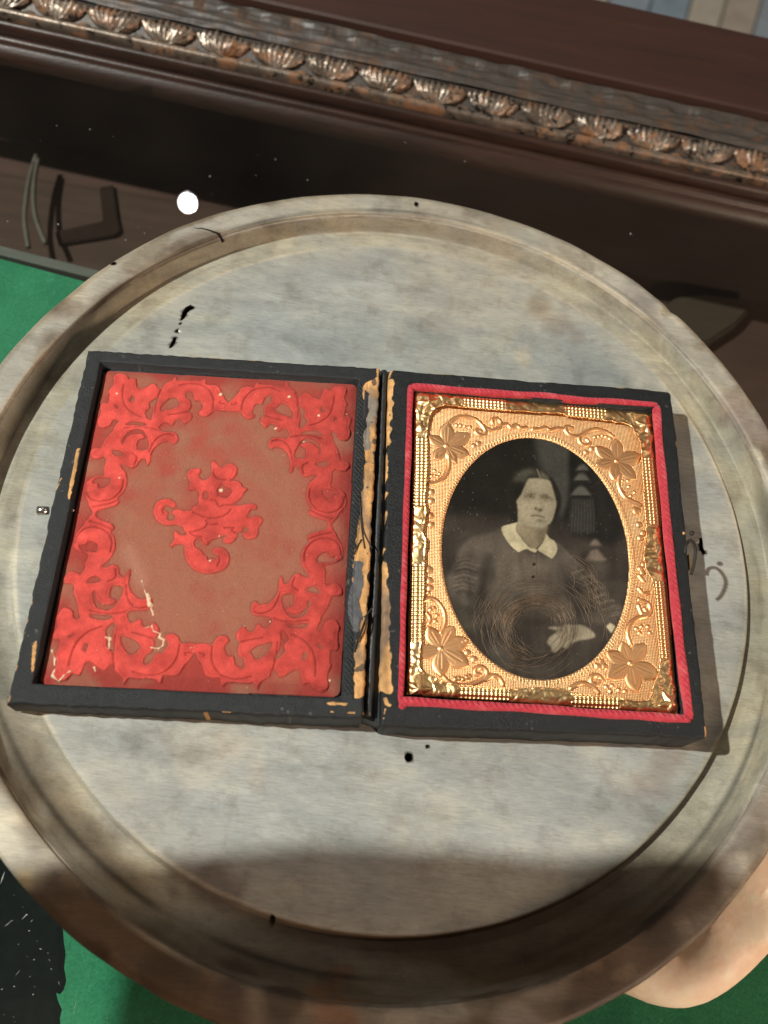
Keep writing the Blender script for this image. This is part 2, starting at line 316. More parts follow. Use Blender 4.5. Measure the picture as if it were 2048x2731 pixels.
# ================================================================== the round wooden tray
def build_tray():
    prof = [(0, 0), (2, 0), (4, 0), (6, 0), (8, 0), (9.3, 0), (9.62, 0), (9.74, -.012), (9.80, -.05), (9.83, -.12), (9.86, -.28), (9.9, -.34)] + [(10.0 + .03 * i, -.36) for i in range(20)] + [(10.6 + .012 * i, -.36 + .06 * i) for i in range(14)] + [(10.775, .58), (10.80, .65), (10.85, .68), (11.0, .685), (11.3, .685), (11.5, .68), (11.58, .655), (11.63, .60), (11.65, .5), (11.66, .2), (11.64, -.3), (11.5, -.55), (11.2, -.65), (9, -.75), (7.0, -.8), (6.8, -1.0), (6.7, -3.3), (6.5, -3.39), (3, -3.39), (0, -3.39)]
    P = [np.array(prof[0], float)]
    for a, b in zip(prof[:-1], prof[1:]):
        a, b = np.array(a, float), np.array(b, float); n = max(1, int(np.ceil(np.linalg.norm(b - a) / (.11 if b[1] > -.5 else .8))))
        for k in range(1, n + 1): P.append(a + (b - a) * k / n)
    P = np.array(P); nr, na = len(P), 760
    th = np.linspace(0, 2 * np.pi, na, endpoint=False); R = P[:, 0][:, None]; Z = np.repeat(P[:, 1][:, None], na, 1)
    wob = noise((nr, na), 10, 3) * .016 + noise((nr, na), 3, 4) * .009 + noise((nr, na), 60, 5) * .014
    topm = (P[:, 1] > -.45)[:, None]
    Rr = R + np.where((R > 9.5) & topm, wob * np.where(R > 11, 1, .3), 0)
    X = Rr * np.cos(th); Y = Rr * np.sin(th)
    k = np.clip((10.6 - R) / .7, 0, 1) * topm; X = X + .049 * k; Y = Y + .287 * k
    Z = Z + np.where(topm & (R < 9.5), noise((nr, na), 12, 8) * .004, 0) + np.where(topm & (R > 10.8), noise((nr, na), 9, 9) * .008, 0)
    # the channel is turned deeper on the near right side; its outer corner is sharp far away and hollowed near the viewer
    zc = -.36 * np.clip((np.cos(th + math.radians(65)) + .25) / 1.25, 0, 1) ** .8 + .004
    sm_ = lambda q: np.clip(q, 0, 1) ** 2 * (3 - 2 * np.clip(q, 0, 1))
    sharp = zc + (.58 - zc) * sm_((R - 10.60) / .165); hol = zc + (.58 - zc) * np.clip((R - 9.92) / .84, 0, 1) ** 1.9
    wn = np.clip(np.cos(th + math.radians(95)) * 1.6 - .2, 0, 1); zch = sharp * (1 - wn) + hol * wn
    inch = (R > 9.80) & (R < 10.776) & topm; dk_ = np.clip((R - 9.80) / .10, 0, 1)
    rimd = (R > 9.55) & (R <= 9.80) & topm; Z = np.where(rimd, Z * np.clip(-zc / .36, 0, 1), Z)
    Z = np.where(inch, np.where(R < 9.9, np.minimum(zc, .004) * (.14 + .86 * dk_), zch), Z)
    Z = Z + np.where(inch & (R > 9.9) & (R < 10.6), noise((nr, na), 4, 12) * .004, 0)
    n0 = back((1781, 836), .6); d = np.hypot(X - n0[0], Y - n0[1]); dent = np.exp(-(d / .16) ** 2) * topm          # chipped notch in the rim
    X *= 1 - .014 * dent; Y *= 1 - .014 * dent; Z = Z - .12 * dent
    V = np.stack([X, Y, Z], -1)
    # colours: bare grey face, sandy channel, browner rim; stains of their own shape; painted glare and shade on the rim
    col = np.zeros((nr, na, 3)); RR = np.hypot(X - .049, Y - .287)
    col[:] = (.322, .334, .322)
    e = np.clip((RR - 8.3) / 1.5, 0, 1)[..., None] * .55; col = col * (1 - e) + e * np.array((.345, .332, .288))
    ch = ((R > 9.78) & (R < 10.72) & topm)[..., None]; col = np.where(ch, (.345, .325, .262), col)
    rim = ((R >= 10.72) & topm)[..., None]; col = np.where(rim, np.array((.33, .31, .27)), col)
    dirt = np.clip(noise((nr, na), 11, 21, 5) * .55 + noise((nr, na), 4, 22) * .35 - .15, 0, 1)[..., None]; pale = np.clip(noise((nr, na), 6, 23, 4) * .6 - .35, 0, 1)[..., None]
    col = np.where(rim, (col * (1 - .5 * pale) + .5 * pale * np.array((.50, .46, .39))) * (1 - np.minimum(dirt * 1.5, 1) * (.46, .53, .59)), col)
    ss = lambda q, a_, b_: np.clip((q - a_) / (b_ - a_), 0, 1)
    d2 = ss(noise((nr, na), 7, 24, 3), .55, 1.0)[..., None]; d3 = ss(noise((nr, na), 3, 25, 2), .9, 1.4)[..., None]; p3 = ss(noise((nr, na), 3, 26, 2), 1.2, 1.7)[..., None]
    anyr = ((R >= 9.85) & topm)[..., None]; k_ = np.where(rim, 1., .35)
    col = np.where(anyr, col * (1 - d2 * k_ * (.34, .40, .46)) * (1 - d3 * k_ * (.30, .34, .38)), col); col = np.where(rim, col * (1 - .5 * p3) + .5 * p3 * np.array((.52, .48, .40)), col)
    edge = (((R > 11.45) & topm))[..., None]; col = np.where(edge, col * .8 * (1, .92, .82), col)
    nr_ = (np.clip((-Y - 5.4) / 3.2, 0, 1) * topm * (R > 9.75))[..., None] * np.clip(.75 + .35 * noise((nr, na), 14, 61, 6), 0, 1)[..., None]; col = col * (1 - nr_) + nr_ * col * (.37, .27, .20)  # near rim and channel: brown wear, with the shadow's darkness painted in
    below = ~topm; col = np.where(below[..., None], (.13, .085, .055), col)
    pxy = proj(V)
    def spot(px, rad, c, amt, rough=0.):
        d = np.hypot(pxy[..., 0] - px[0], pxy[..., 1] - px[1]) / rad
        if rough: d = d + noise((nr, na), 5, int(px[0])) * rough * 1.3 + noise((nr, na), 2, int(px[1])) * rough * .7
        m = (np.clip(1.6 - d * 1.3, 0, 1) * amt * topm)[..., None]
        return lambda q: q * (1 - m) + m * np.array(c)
    for s in [((1440, 820), 34, (.20, .17, .14), .8, .15), ((1490, 868), 30, (.22, .19, .16), .6, .2), ((1540, 900), 26, (.24, .2, .17), .5, .2), ((1400, 955), 24, (.5, .45, .36), .6, .25), ((1750, 2060), 55, (.21, .18, .16), .6, .3), ((1810, 2020), 46, (.24, .2, .17), .6, .3),
              ((365, 1975), 34, (.21, .20, .19), .7, .25), ((900, 700), 120, (.26, .265, .258), .4, .3), ((1250, 720), 150, (.27, .255, .23), .5, .3), ((430, 2140), 120, (.27, .272, .262), .45, .3), ((560, 1990), 70, (.46, .43, .36), .5, .3), ((630, 2010), 50, (.45, .4, .33), .5, .3),
              ((900, 2700), 70, (.24, .11, .055), .6, .45), ((620, 2640), 60, (.09, .06, .045), .8, .3), ((760, 2665), 45, (.08, .055, .04), .8, .3), ((20, 2280), 120, (.62, .57, .46), .7, .2), ((60, 2340), 30, (.62, .52, .3), .7, .3), ((1960, 1090), 50, (.26, .21, .18), .8, .25), ((2020, 1150), 60, (.28, .23, .2), .7, .3), ((1560, 690), 50, (.22, .2, .18), .6, .3),  # the wide pale spot paints key-lamp glare on the lower left rim
              ((1700, 790), 70, (.24, .21, .2), .6, .3), ((1990, 2190), 80, (.25, .22, .2), .7, .3), ((1180, 520), 70, (.26, .21, .16), .6, .3), ((1360, 570), 70, (.27, .21, .14), .6, .3), ((540, 2350), 70, (.13, .1, .085), .7, .3), ((1300, 640), 420, (.38, .345, .28), .35, .1)]:
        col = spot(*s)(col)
    r_ = RR
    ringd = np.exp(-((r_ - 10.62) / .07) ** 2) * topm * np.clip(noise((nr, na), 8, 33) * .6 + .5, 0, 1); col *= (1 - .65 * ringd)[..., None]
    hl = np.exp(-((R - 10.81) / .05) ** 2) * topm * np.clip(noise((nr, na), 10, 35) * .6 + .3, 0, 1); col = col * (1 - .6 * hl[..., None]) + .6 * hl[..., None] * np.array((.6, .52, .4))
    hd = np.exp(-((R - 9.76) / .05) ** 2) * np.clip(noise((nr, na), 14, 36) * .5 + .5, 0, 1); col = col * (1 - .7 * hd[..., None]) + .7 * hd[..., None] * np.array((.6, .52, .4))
    Vf = V[1:].reshape(-1, 3); idx = (np.arange((nr - 1) * na)).reshape(nr - 1, na); nx = np.roll(idx, -1, 1)
    q = np.stack([idx[:-1], idx[1:], nx[1:], nx[:-1]], -1).reshape(-1, 4)
    Vf = np.concatenate([Vf, [V[0, 0], [0, 0, -3.39]]]); a, b = len(Vf) - 2, len(Vf) - 1
    ct = np.stack([np.full(na, a), idx[0], nx[0], nx[0]], 1)[:, :3]; cb = np.stack([np.full(na, b), nx[-1], idx[-1]], 1)
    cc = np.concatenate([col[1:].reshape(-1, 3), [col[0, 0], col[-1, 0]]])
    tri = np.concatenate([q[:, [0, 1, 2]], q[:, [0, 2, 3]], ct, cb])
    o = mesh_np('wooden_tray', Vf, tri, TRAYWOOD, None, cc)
    gx_ = proj(Vf); gl = np.exp(-(((gx_[:, 0] - 830) / 150) ** 2 + ((gx_[:, 1] - 2522) / 40) ** 2)); at_ = o.data.attributes.new('gloss', 'FLOAT', 'POINT'); at_.data.foreach_set('value', gl.astype(np.float32))
    tag(o, 'round grey weathered wooden tray with raised rim and worm holes', 'tray')
    # worm holes and cracks, cut into the wood
    bm = bmesh.new()
    def cut(pts, z, depth):
        p = back(np.array(pts, float), z); prism([(a[0], a[1]) for a in p], z - depth, z + .2, bm)
    z5 = lambda L: [(x * .6172, 400 + y * .6172) for x, y in L]
    cut(z5([(838, 676), (822, 671), (803, 679), (790, 698), (784, 716), (780, 738), (790, 733), (800, 722), (808, 706), (820, 693), (838, 686)]), 0, .3)
    cut(z5([(779, 745), (773, 752), (777, 756), (783, 750)]), 0, .2)
    cut(z5([(771, 774), (757, 780), (758, 788), (770, 788)]), 0, .25)
    cut(z5([(762, 808), (750, 811), (744, 826), (733, 848), (731, 856), (742, 853), (754, 838), (759, 824)]), 0, .3)
    circ = lambda x, y, a, b, n=10: [(x + a * math.cos(t * 2 * math.pi / n), y + b * math.sin(t * 2 * math.pi / n) * (1 + .12 * math.sin(3 * t))) for t in range(n)]
    cut(circ(1090, 2020, 11, 12), 0, .5); cut(circ(301, 701, 8, 5), .685, .3); cut(circ(727, 2452, 7, 12), -.02, .3)
    cut([(1866, 1436), (1872, 1434), (1874, 1450), (1873, 1458), (1881, 1472), (1882, 1478), (1874, 1478), (1866, 1466), (1864, 1450)], 0, .3)
    cut(circ(1140, 1991, 5, 5), 0, .06); cut(circ(1110, 545, 5, 5), .685, .08)
    cut(z5([(845, 338), (900, 345), (950, 362), (975, 378), (970, 381), (940, 364), (895, 349)]), .685, .25)
    cut(z5([(1240, 305), (1290, 296), (1296, 304), (1262, 312)]), .66, .12)
    bmesh.ops.triangulate(bm, faces=bm.faces)
    ko = bm_obj('cutter', bm, None)
    md = o.modifiers.new('cut', 'BOOLEAN'); md.object = ko; md.operation = 'DIFFERENCE'; md.solver = 'EXACT'
    me2 = bpy.data.meshes.new_from_object(o.evaluated_get(bpy.context.evaluated_depsgraph_get()))
    o.modifiers.clear(); old = o.data; o.data = me2; bpy.data.meshes.remove(old)
    co = np.empty(len(me2.vertices) * 3, np.float32); me2.vertices.foreach_get('co', co); co = co.reshape(-1, 3) / U
    from mathutils.kdtree import KDTree
    kd = KDTree(len(Vf))
    for i_, q_ in enumerate(Vf): kd.insert(q_, i_)
    kd.balance(); isnew = np.array([kd.find(q_)[2] > .0015 for q_ in co])
    ca = me2.color_attributes.get('col'); cb_ = np.empty(len(me2.vertices) * 4, np.float32); ca.data.foreach_get('color', cb_); cb_ = cb_.reshape(-1, 4)
    cb_[isnew, :3] = (.022, .016, .011); ca.data.foreach_set('color', cb_.ravel())
    me2.set_sharp_from_angle(angle=math.radians(38))
    bpy.data.objects.remove(ko)
    return o
tray = build_tray()
# ================================================================== raster frame for one half of the photo case
class Half:
    def __init__(s, quad, cell=.0165):
        q = np.array(quad, float)                                  # photo corners TL TR BR BL
        s.quad = q; s.nx, s.ny = int(8.0 / cell), int(9.75 / cell); s.cell = cell
    def plane(s, a, b, c=0.): s.pl = (a, b, c); s.solve(); return s
    def solve(s):
        A = []; B = []
        for (x, y), (u, v) in zip(s.quad, [(0, 0), (s.nx - 1, 0), (s.nx - 1, s.ny - 1), (0, s.ny - 1)]):
            A += [[x, y, 1, 0, 0, 0, -u * x, -u * y], [0, 0, 0, x, y, 1, -v * x, -v * y]]; B += [u, v]
        h = np.append(np.linalg.solve(np.array(A), np.array(B)), 1).reshape(3, 3); s.Hm = h; s.Hi = np.linalg.inv(h)
        J, I = np.meshgrid(np.arange(s.nx), np.arange(s.ny)); s.px = s.ap(s.Hi, np.stack([J, I], -1)); s.top = back(s.px, s.pl)
        s.shape = (s.ny, s.nx)
    @staticmethod
    def ap(h, p):
        p = np.asarray(p, float); w = p[..., 0] * h[2, 0] + p[..., 1] * h[2, 1] + h[2, 2]
        return np.stack([(p[..., 0] * h[0, 0] + p[..., 1] * h[0, 1] + h[0, 2]) / w, (p[..., 0] * h[1, 0] + p[..., 1] * h[1, 1] + h[1, 2]) / w], -1)
    def idx(s, px, depth=0.):                                      # photo pixel of a feature lying `depth` below the top face
        a, b, c = s.pl; P = back(np.asarray(px, float), (a - depth, b, c)); P = P + [0, 0, depth]
        return s.ap(s.Hm, proj(P))
    def world(s, px, depth=0.): a, b, c = s.pl; return back(np.asarray(px, float), (a - depth, b, c))
    def fill(s, px, depth=0.): return fill(s.shape, s.idx(px, depth))
    def pts(s, h): P = s.top.copy(); P[..., 2] += h; return P
def cells(m): return m[:-1, :-1] & m[1:, :-1] & m[:-1, 1:] & m[1:, 1:]
def anyc(m): return m[:-1, :-1] | m[1:, :-1] | m[:-1, 1:] | m[1:, 1:]
def ragged(m, amt, s, seed):                                       # eat at a mask's outline
    b = blur(m, s * .6); return b + noise(m.shape, s, seed) * amt * .25 * np.clip(6 * b * (1 - b), 0, 1) > .5
INK = np.array((.0165, .0185, .0195))
TAN = np.array((.66, .36, .14))
case = empty('photo_case', (-.4, -.2, 0), 'small hinged black leather photograph case lying open, velvet lid beside portrait', 'photo case')
# ------------------------------------------------------------------ lid (left half)
lid = Half([(234, 931), (1013, 981), (968, 1918), (19, 1877)]).plane(0.928 + .047 * 4.669, .047)
def build_lid():
    S = lid.shape; J, I = np.meshgrid(np.arange(S[1]), np.arange(S[0])); cl = lid.cell
    PAD = [(278, 984), (954, 1022), (908, 1858), (101, 1826)]
    dp = .20
    padq = lid.idx(PAD, dp); rec = lid.idx([(268, 965), (958, 1012), (946, 1040), (912, 1862), (86, 1822)], 0.)
    # rounded pad mask through a rectified pad frame
    A = []; B = []
    for (x, y), (u, v) in zip(padq, [(0, 0), (1, 0), (1, 1), (0, 1)]):
        A += [[x, y, 1, 0, 0, 0, -u * x, -u * y], [0, 0, 0, x, y, 1, -v * x, -v * y]]; B += [u, v]
    hp = np.append(np.linalg.solve(np.array(A), np.array(B)), 1).reshape(3, 3); hi = np.linalg.inv(hp)
    uv = Half.ap(hp, np.stack([J, I], -1)); u, v = uv[..., 0], uv[..., 1]
    du = (.5 - np.abs(u - .5)) * 6.9; dv = (.5 - np.abs(v - .5)) * 8.3; rr = .16
    inside = np.minimum(du, dv); cx, cy = np.maximum(rr - du, 0), np.maximum(rr - dv, 0)
    inside = np.where((du < rr) & (dv < rr), rr - np.hypot(cx, cy), inside)
    padm = inside > 0
    recm = fill(S, smooth_line(rec, 1, True)) | padm
    h = np.zeros(S); col = np.tile(INK, S + (1,))
    # leather frame: rounded outer edges
    ed = np.minimum(np.minimum(J, S[1] - 1 - J), np.minimum(I, S[0] - 1 - I)) * cl
    h -= np.clip(.07 - ed, 0, .07) ** 2 / .07 * .9
    h += noise(S, 14, 40) * .004 + noise(S, 40, 41) * .006
    inn = blur(recm, 2.5); h -= np.where(~recm, inn * .04, 0)
    # wear
    def paint(px, c, seed, ragg=1.2, s=5, depth=0.):
        m = ragged(lid.fill(px, depth), ragg, s, seed) & ~recm; col[m] = c; return m
    dk = np.array((.12, .10, .095))
    tn = TAN * (1 + .13 * np.clip(noise(S, 4, 50, 16), -1.5, 1.5))[..., None] * (1, .98, .95)
    strip = [(972, 1020), (1011, 1000), (1006, 1080), (998, 1300), (981, 1595), (975, 1750), (966, 1862), (946, 1862), (944, 1800), (950, 1720), (960, 1680), (958, 1600), (938, 1560), (948, 1440), (970, 1300), (974, 1150), (985, 1090), (970, 1060)]
    m = ragged(lid.fill(strip), .8, 4, 51) & ~recm; col[m] = tn[m]; h[m] -= .012
    sp_ = m & (noise(S, 3, 52, 5) > 1.75); col[sp_] = (.16, .10, .06)
    sm = np.clip(noise(S, 9, 53, 22) - .35, 0, 1)[..., None] * m[..., None] * .8; col = col * (1 - sm) + sm * np.array((.20, .15, .11))
    m = paint([(943, 1500), (968, 1500), (964, 1580), (960, 1640), (956, 1690), (940, 1680), (930, 1620)], (.105, .105, .11), 54, .7); h[m] += .012
    paint([(980, 1060), (1012, 1075), (1008, 1110), (990, 1105), (982, 1200), (974, 1200), (978, 1110)], (.25, .21, .17), 55, 1)
    for p, sd in [([(1003, 982), (1010, 984), (1008, 1060), (1004, 1060), (1006, 1010)], 1), ([(205, 1195), (213, 1195), (196, 1290), (183, 1338), (181, 1320), (190, 1270)], 2), ([(88, 1720), (100, 1700), (90, 1790), (82, 1800)], 3), ([(160, 1275), (166, 1275), (150, 1310), (147, 1306)], 4), ([(118, 1415), (124, 1415), (120, 1440), (114, 1442)], 5),
                  ([(395, 939), (440, 942), (440, 946), (400, 944)], 6), ([(560, 951), (600, 953), (600, 957), (560, 955)], 7), ([(640, 956), (720, 961), (720, 964), (650, 960)], 8), ([(870, 1872), (930, 1876), (925, 1882), (872, 1879)], 9), ([(880, 1895), (950, 1900), (948, 1904), (880, 1900)], 10), ([(952, 1838), (962, 1838), (966, 1858), (958, 1866), (950, 1856)], 11), ([(140, 1580), (144, 1580), (138, 1620), (134, 1622)], 12)]:
        m = ragged(lid.fill(p), .5, 2, 60 + sd) & ~recm; col[m] = tn[m] * .95
    # worn edges: scattered scuffs along the rim
    sc = (ed < .035) & (noise(S, 8, 70, 3) > 1.75); col[sc] = tn[sc] * .75
    sc2 = (noise(S, 1.6, 72) > 2.2) & (noise(S, 30, 73) > .1); col[sc2] = np.array((.085, .08, .07))
    # seam between textured strip and torn paper
    seam = sdist(S, lid.idx([(982, 1022), (972, 1300), (942, 1560), (944, 1800), (944, 1862)]), 4); h -= np.where(~recm, .02 * np.exp(-(seam / 1.5) ** 2), 0)
    tip = lid.fill([(973, 1040), (984, 1048), (980, 1110), (968, 1118)]); col[tip & ~recm] = (.03, .03, .032); h[tip & ~recm] += .02
    ribs = lid.fill([(958, 1022), (972, 1026), (968, 1300), (936, 1595), (944, 1700), (940, 1850), (910, 1856)])
    rb = ribs & ~recm; h += np.where(rb, .016 * (np.sin(J * .95) * np.sin(I * .75)), 0)
    # wall and recess floor
    dist = np.where(recm, -.34, 0.)
    hh = np.where(recm, -.34, h)
    P = lid.pts(hh)
    # flange with its own underside, base set in a little
    jg = np.clip(1 - ed / .14, 0, 1); P[..., 0] += jg * (noise(S, 30, 74) * .007 + noise(S, 3.5, 75) * .009); P[..., 1] += jg * (noise(S, 30, 76) * .007 + noise(S, 3.5, 77) * .009)
    o = relief('lid_shell', P, np.ones((S[0] - 1, S[1] - 1), bool), LEATHER, case, col, skirt=.01)
    # velvet pad and its pressed scrolls
    q4 = lambda L, k=.2893, ox=480, oy=1400: [(ox + x * k, oy + y * k) for x, y in L]
    OUT = [[(1380, 0), (1340, 42), (1260, 62), (1190, 88), (1172, 120), (1196, 152), (1150, 200), (1118, 275), (1122, 350), (1146, 410), (1185, 450), (1196, 492), (1168, 478), (1128, 474), (1108, 454), (1072, 448), (1038, 475), (1016, 520), (990, 542), (962, 552), (955, 560), (951, 510), (932, 465), (914, 522), (910, 600), (880, 660), (830, 710), (770, 736), (722, 730), (708, 700), (670, 718), (650, 758), (664, 810), (700, 836), (762, 840), (812, 842), (852, 872), (832, 922), (800, 952), (752, 942), (734, 908), (706, 930), (686, 976), (622, 982), (596, 930), (560, 958), (520, 1002), (526, 1052), (552, 1082), (540, 1112), (530, 1152), (546, 1212), (584, 1232),
            (592, 1272), (594, 1314), (552, 1326), (512, 1290), (505, 1240), (492, 1208), (440, 1216), (428, 1190), (412, 1150), (416, 1100), (452, 1076), (440, 1036), (390, 1018), (332, 1048), (300, 1100), (270, 1106), (220, 1094), (162, 1098), (132, 1124), (112, 1160), (150, 1200), (182, 1262), (212, 1302), (218, 1336), (240, 1390), (300, 1408), (352, 1402), (386, 1410), (374, 1450), (400, 1492), (422, 1460), (500, 1452), (622, 1462), (682, 1452), (700, 1500), (718, 1522), (732, 1470), (772, 1432), (832, 1392), (840, 1352), (880, 1345), (902, 1382), (932, 1408), (1002, 1370), (1052, 1340), (1104, 1340), (1120, 1420), (1130, 1470), (1168, 1462), (1200, 1452), (1232, 1512), (1292, 1536), (1352, 1522), (1370, 1470), (1356, 1402), (1372, 1352), (1400, 1300), (1382, 1260), (1386, 1202), (1392, 1152), (1440, 1162), (1466, 1132), (1452, 1052), (1462, 1002), (1472, 942), (1442, 880), (1392, 874), (1342, 900), (1312, 966), (1262, 956),
            (1292, 900), (1302, 852), (1342, 792), (1372, 742), (1386, 690), (1402, 652), (1452, 652), (1490, 646), (1502, 612), (1486, 570), (1452, 540), (1402, 544), (1362, 562), (1336, 520), (1342, 432), (1336, 376), (1392, 362), (1442, 346), (1490, 312), (1506, 250), (1490, 180), (1450, 118), (1444, 90), (1412, 40)]]
    HOLES = [[(1264, 312), (1290, 270), (1330, 250), (1372, 250), (1382, 284), (1400, 296), (1440, 288), (1432, 326), (1392, 348), (1330, 348), (1272, 346)], [(1160, 598), (1190, 570), (1232, 564), (1278, 590), (1292, 628), (1250, 634), (1190, 618)],
             [(938, 645), (1000, 634), (1048, 640), (1052, 700), (1040, 746), (985, 764), (1000, 800), (1060, 815), (1120, 798), (1170, 750), (1190, 692), (1204, 720), (1186, 782), (1140, 842), (1080, 862), (1010, 852), (968, 800), (944, 730)], [(966, 902), (1060, 908), (1190, 906), (1150, 948), (1080, 952), (1000, 942)],
             [(640, 1172), (700, 1120), (780, 1094), (850, 1072), (842, 1132), (800, 1192), (740, 1238), (690, 1240), (662, 1192)], [(936, 968), (985, 998), (1004, 1060), (960, 1112), (968, 1172), (900, 1232), (872, 1230), (916, 1130), (928, 1050)], [(1128, 1190), (1150, 1172), (1172, 1200), (1150, 1252), (1126, 1250)], [(1270, 1100), (1290, 1090), (1322, 1130), (1300, 1142)]]
    GRV = [[(1150, 330), (1160, 230), (1230, 150), (1330, 122), (1420, 140), (1480, 200), (1490, 280)], [(690, 800), (760, 815), (850, 775), (900, 700), (925, 620)], [(300, 1120), (295, 1240), (340, 1340), (420, 1400), (540, 1420), (660, 1395)], [(870, 860), (960, 885), (1080, 890), (1190, 875)], [(1040, 1010), (1140, 1060), (1220, 1150), (1250, 1270), (1250, 1390)], [(840, 1380), (880, 1250), (905, 1080)], [(560, 1080), (640, 1060), (760, 1040)], [(180, 1180), (230, 1190), (220, 1210)], [(1060, 480), (1040, 560), (1090, 600)], [(1180, 130), (1280, 95), (1400, 70)]]
    def quads(px):
        p = Half.ap(hp, lid.idx(px, dp)); out = []
        for sx in (0, 1):
            for sy in (0, 1):
                w = p.copy()
                if sx: w[:, 0] = 1 - w[:, 0]
                if sy: w[:, 1] = 1 - w[:, 1]
                w = np.clip(w, -.02, 1.02); out.append(Half.ap(hi, w))
        return out
    corner = [np.zeros(S, bool) for _ in range(4)]; groove = np.full(S, 1e6)
    for L in OUT:
        for k, p in enumerate(quads(q4(L))): corner[k] |= fill(S, smooth_line(p, 3, True))
    for L in HOLES:
        for k, p in enumerate(quads(q4(L))): corner[k] &= ~fill(S, smooth_line(p, 3, True))
    for L in GRV:
        for p in quads(q4(L)): groove = sdist(S, smooth_line(p, 3), 5, groove)
    # central spray
    q5 = lambda L: [(380 + x * .217, 1180 + y * .217) for x, y in L]
    CO = [(875, 215), (905, 262), (955, 300), (1010, 312), (1045, 275), (1100, 262), (1150, 300), (1168, 355), (1145, 410), (1090, 455), (1060, 492), (1110, 475), (1170, 478), (1215, 510), (1240, 555), (1300, 576), (1255, 612), (1225, 660), (1180, 715), (1110, 762), (1180, 778), (1260, 766), (1330, 755), (1390, 765), (1408, 805), (1385, 830), (1345, 815), (1310, 850), (1290, 915), (1340, 920), (1400, 905), (1455, 915), (1482, 965), (1455, 1010), (1420, 1040), (1425, 1100), (1400, 1165), (1330, 1192), (1265, 1180), (1235, 1145), (1250, 1105), (1300, 1110), (1310, 1060), (1280, 1030), (1240, 1045), (1220, 1100), (1170, 1085), (1165, 1140), (1140, 1200), (1080, 1240), (1010, 1242), (980, 1210), (1005, 1170), (1060, 1150), (1020, 1135), (960, 1160), (900, 1185), (850, 1200), (815, 1235), (795, 1268), (760, 1245), (725, 1185), (680, 1165), (640, 1215),
          (645, 1290), (700, 1315), (745, 1365), (765, 1400), (800, 1410), (795, 1455), (830, 1440), (870, 1420), (915, 1445), (925, 1400), (900, 1375), (855, 1345), (880, 1305), (940, 1290), (1010, 1310), (1060, 1370), (1072, 1430), (1050, 1510), (990, 1565), (880, 1605), (770, 1612), (650, 1575), (580, 1510), (530, 1420), (512, 1330), (520, 1260), (440, 1255), (390, 1265), (360, 1300), (335, 1275), (375, 1220), (400, 1190), (385, 1120), (415, 1085), (450, 1125), (500, 1140), (545, 1135), (515, 1075), (480, 1030), (400, 1015), (300, 1022), (220, 1000), (160, 930), (135, 850), (165, 755), (230, 710), (310, 692), (380, 715), (412, 760), (395, 805), (350, 795), (300, 775), (262, 795), (275, 845), (325, 870), (300, 915), (310, 950), (350, 960), (400, 940), (395, 895), (360, 865), (400, 830), (450, 820), (510, 845), (560, 835), (615, 850), (620, 800), (680, 770), (690, 690), (690, 600), (640, 580), (580, 595), (560, 575), (590, 530), (570, 450), (548, 390), (580, 335), (650, 322), (710, 330), (720, 370), (690, 395), (705, 440), (760, 470), (820, 440), (850, 370), (845, 270)]
    CH = [[(1000, 510), (960, 520), (920, 575), (925, 640), (970, 680), (1030, 685), (1080, 650), (1110, 600), (1090, 565), (1050, 560), (1010, 540)], [(770, 600), (805, 600), (810, 700), (740, 700), (745, 640)]]
    CG = [[(630, 860), (700, 890), (800, 925), (930, 925), (1040, 880), (1090, 820)], [(580, 1100), (680, 1085), (770, 1045), (800, 990), (790, 950), (860, 930)], [(800, 990), (850, 1010), (930, 1000)], [(870, 370), (900, 420), (960, 455), (1030, 460)], [(590, 1110), (650, 1150), (730, 1165)], [(840, 710), (900, 715), (950, 790), (1000, 770), (1110, 770)], [(1010, 1050), (1080, 1045), (1130, 1050), (1100, 1080), (1150, 1110)], [(930, 1400), (950, 1450), (920, 1520)], [(280, 790), (250, 830), (270, 870)]]
    ctr = fill(S, smooth_line(lid.idx(q5(CO), dp), 3, True))
    for L in CH: ctr &= ~fill(S, smooth_line(lid.idx(q5(L), dp), 3, True))
    for L in CG: groove = sdist(S, smooth_line(lid.idx(q5(L), dp), 3), 5, groove)
    corner = [c & padm for c in corner]; orn = corner[0] | corner[1] | corner[2] | corner[3] | ctr
    soft = np.clip((blur(orn, 1.5) + .09 * noise(S, 2.0, 91) - .5) * 1.5 + .5, 0, 1); bo = blur(orn, 5); cont = (np.exp(-((bo - .80) / .05) ** 2)) * orn; dome = np.clip(inside / .35, 0, 1); dome = (1 - (1 - dome) ** 2)
    near = blur(orn, 7)
    hp_ = -dp - .075 + .075 * dome + noise(S, 30, 80) * .006 + noise(S, 4, 81) * .003
    hp_ += .038 * soft - .014 * near - .034 * np.exp(-(groove / 1.5) ** 2) * orn - .006 * cont + orn * noise(S, 5, 92) * .005
    brown, red, coral = np.array((.34, .140, .090)), np.array((.35, .055, .044)), np.array((.61, .080, .066))
    blot = np.clip(.5 + .55 * noise(S, 22, 82) + .25 * noise(S, 7, 83) - .55, 0, 1); em = np.clip(1 - inside / .85, 0, 1) ** 1.1 * np.clip(.8 + .5 * noise(S, 16, 84), 0, 1.2)
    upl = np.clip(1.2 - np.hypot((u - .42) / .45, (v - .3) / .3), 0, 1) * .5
    w = np.clip(blot * .4 + em * 1.25 + np.clip(blur(orn, 16) * 1.2 - .25, 0, 1) * np.clip(.45 + .45 * noise(S, 14, 93), 0, 1) + upl * np.clip(.6 + .5 * noise(S, 10, 90), 0, 1), 0, 1)[..., None]; cb = brown * (1 - w) + red * (1 + .25 * upl[..., None]) * w
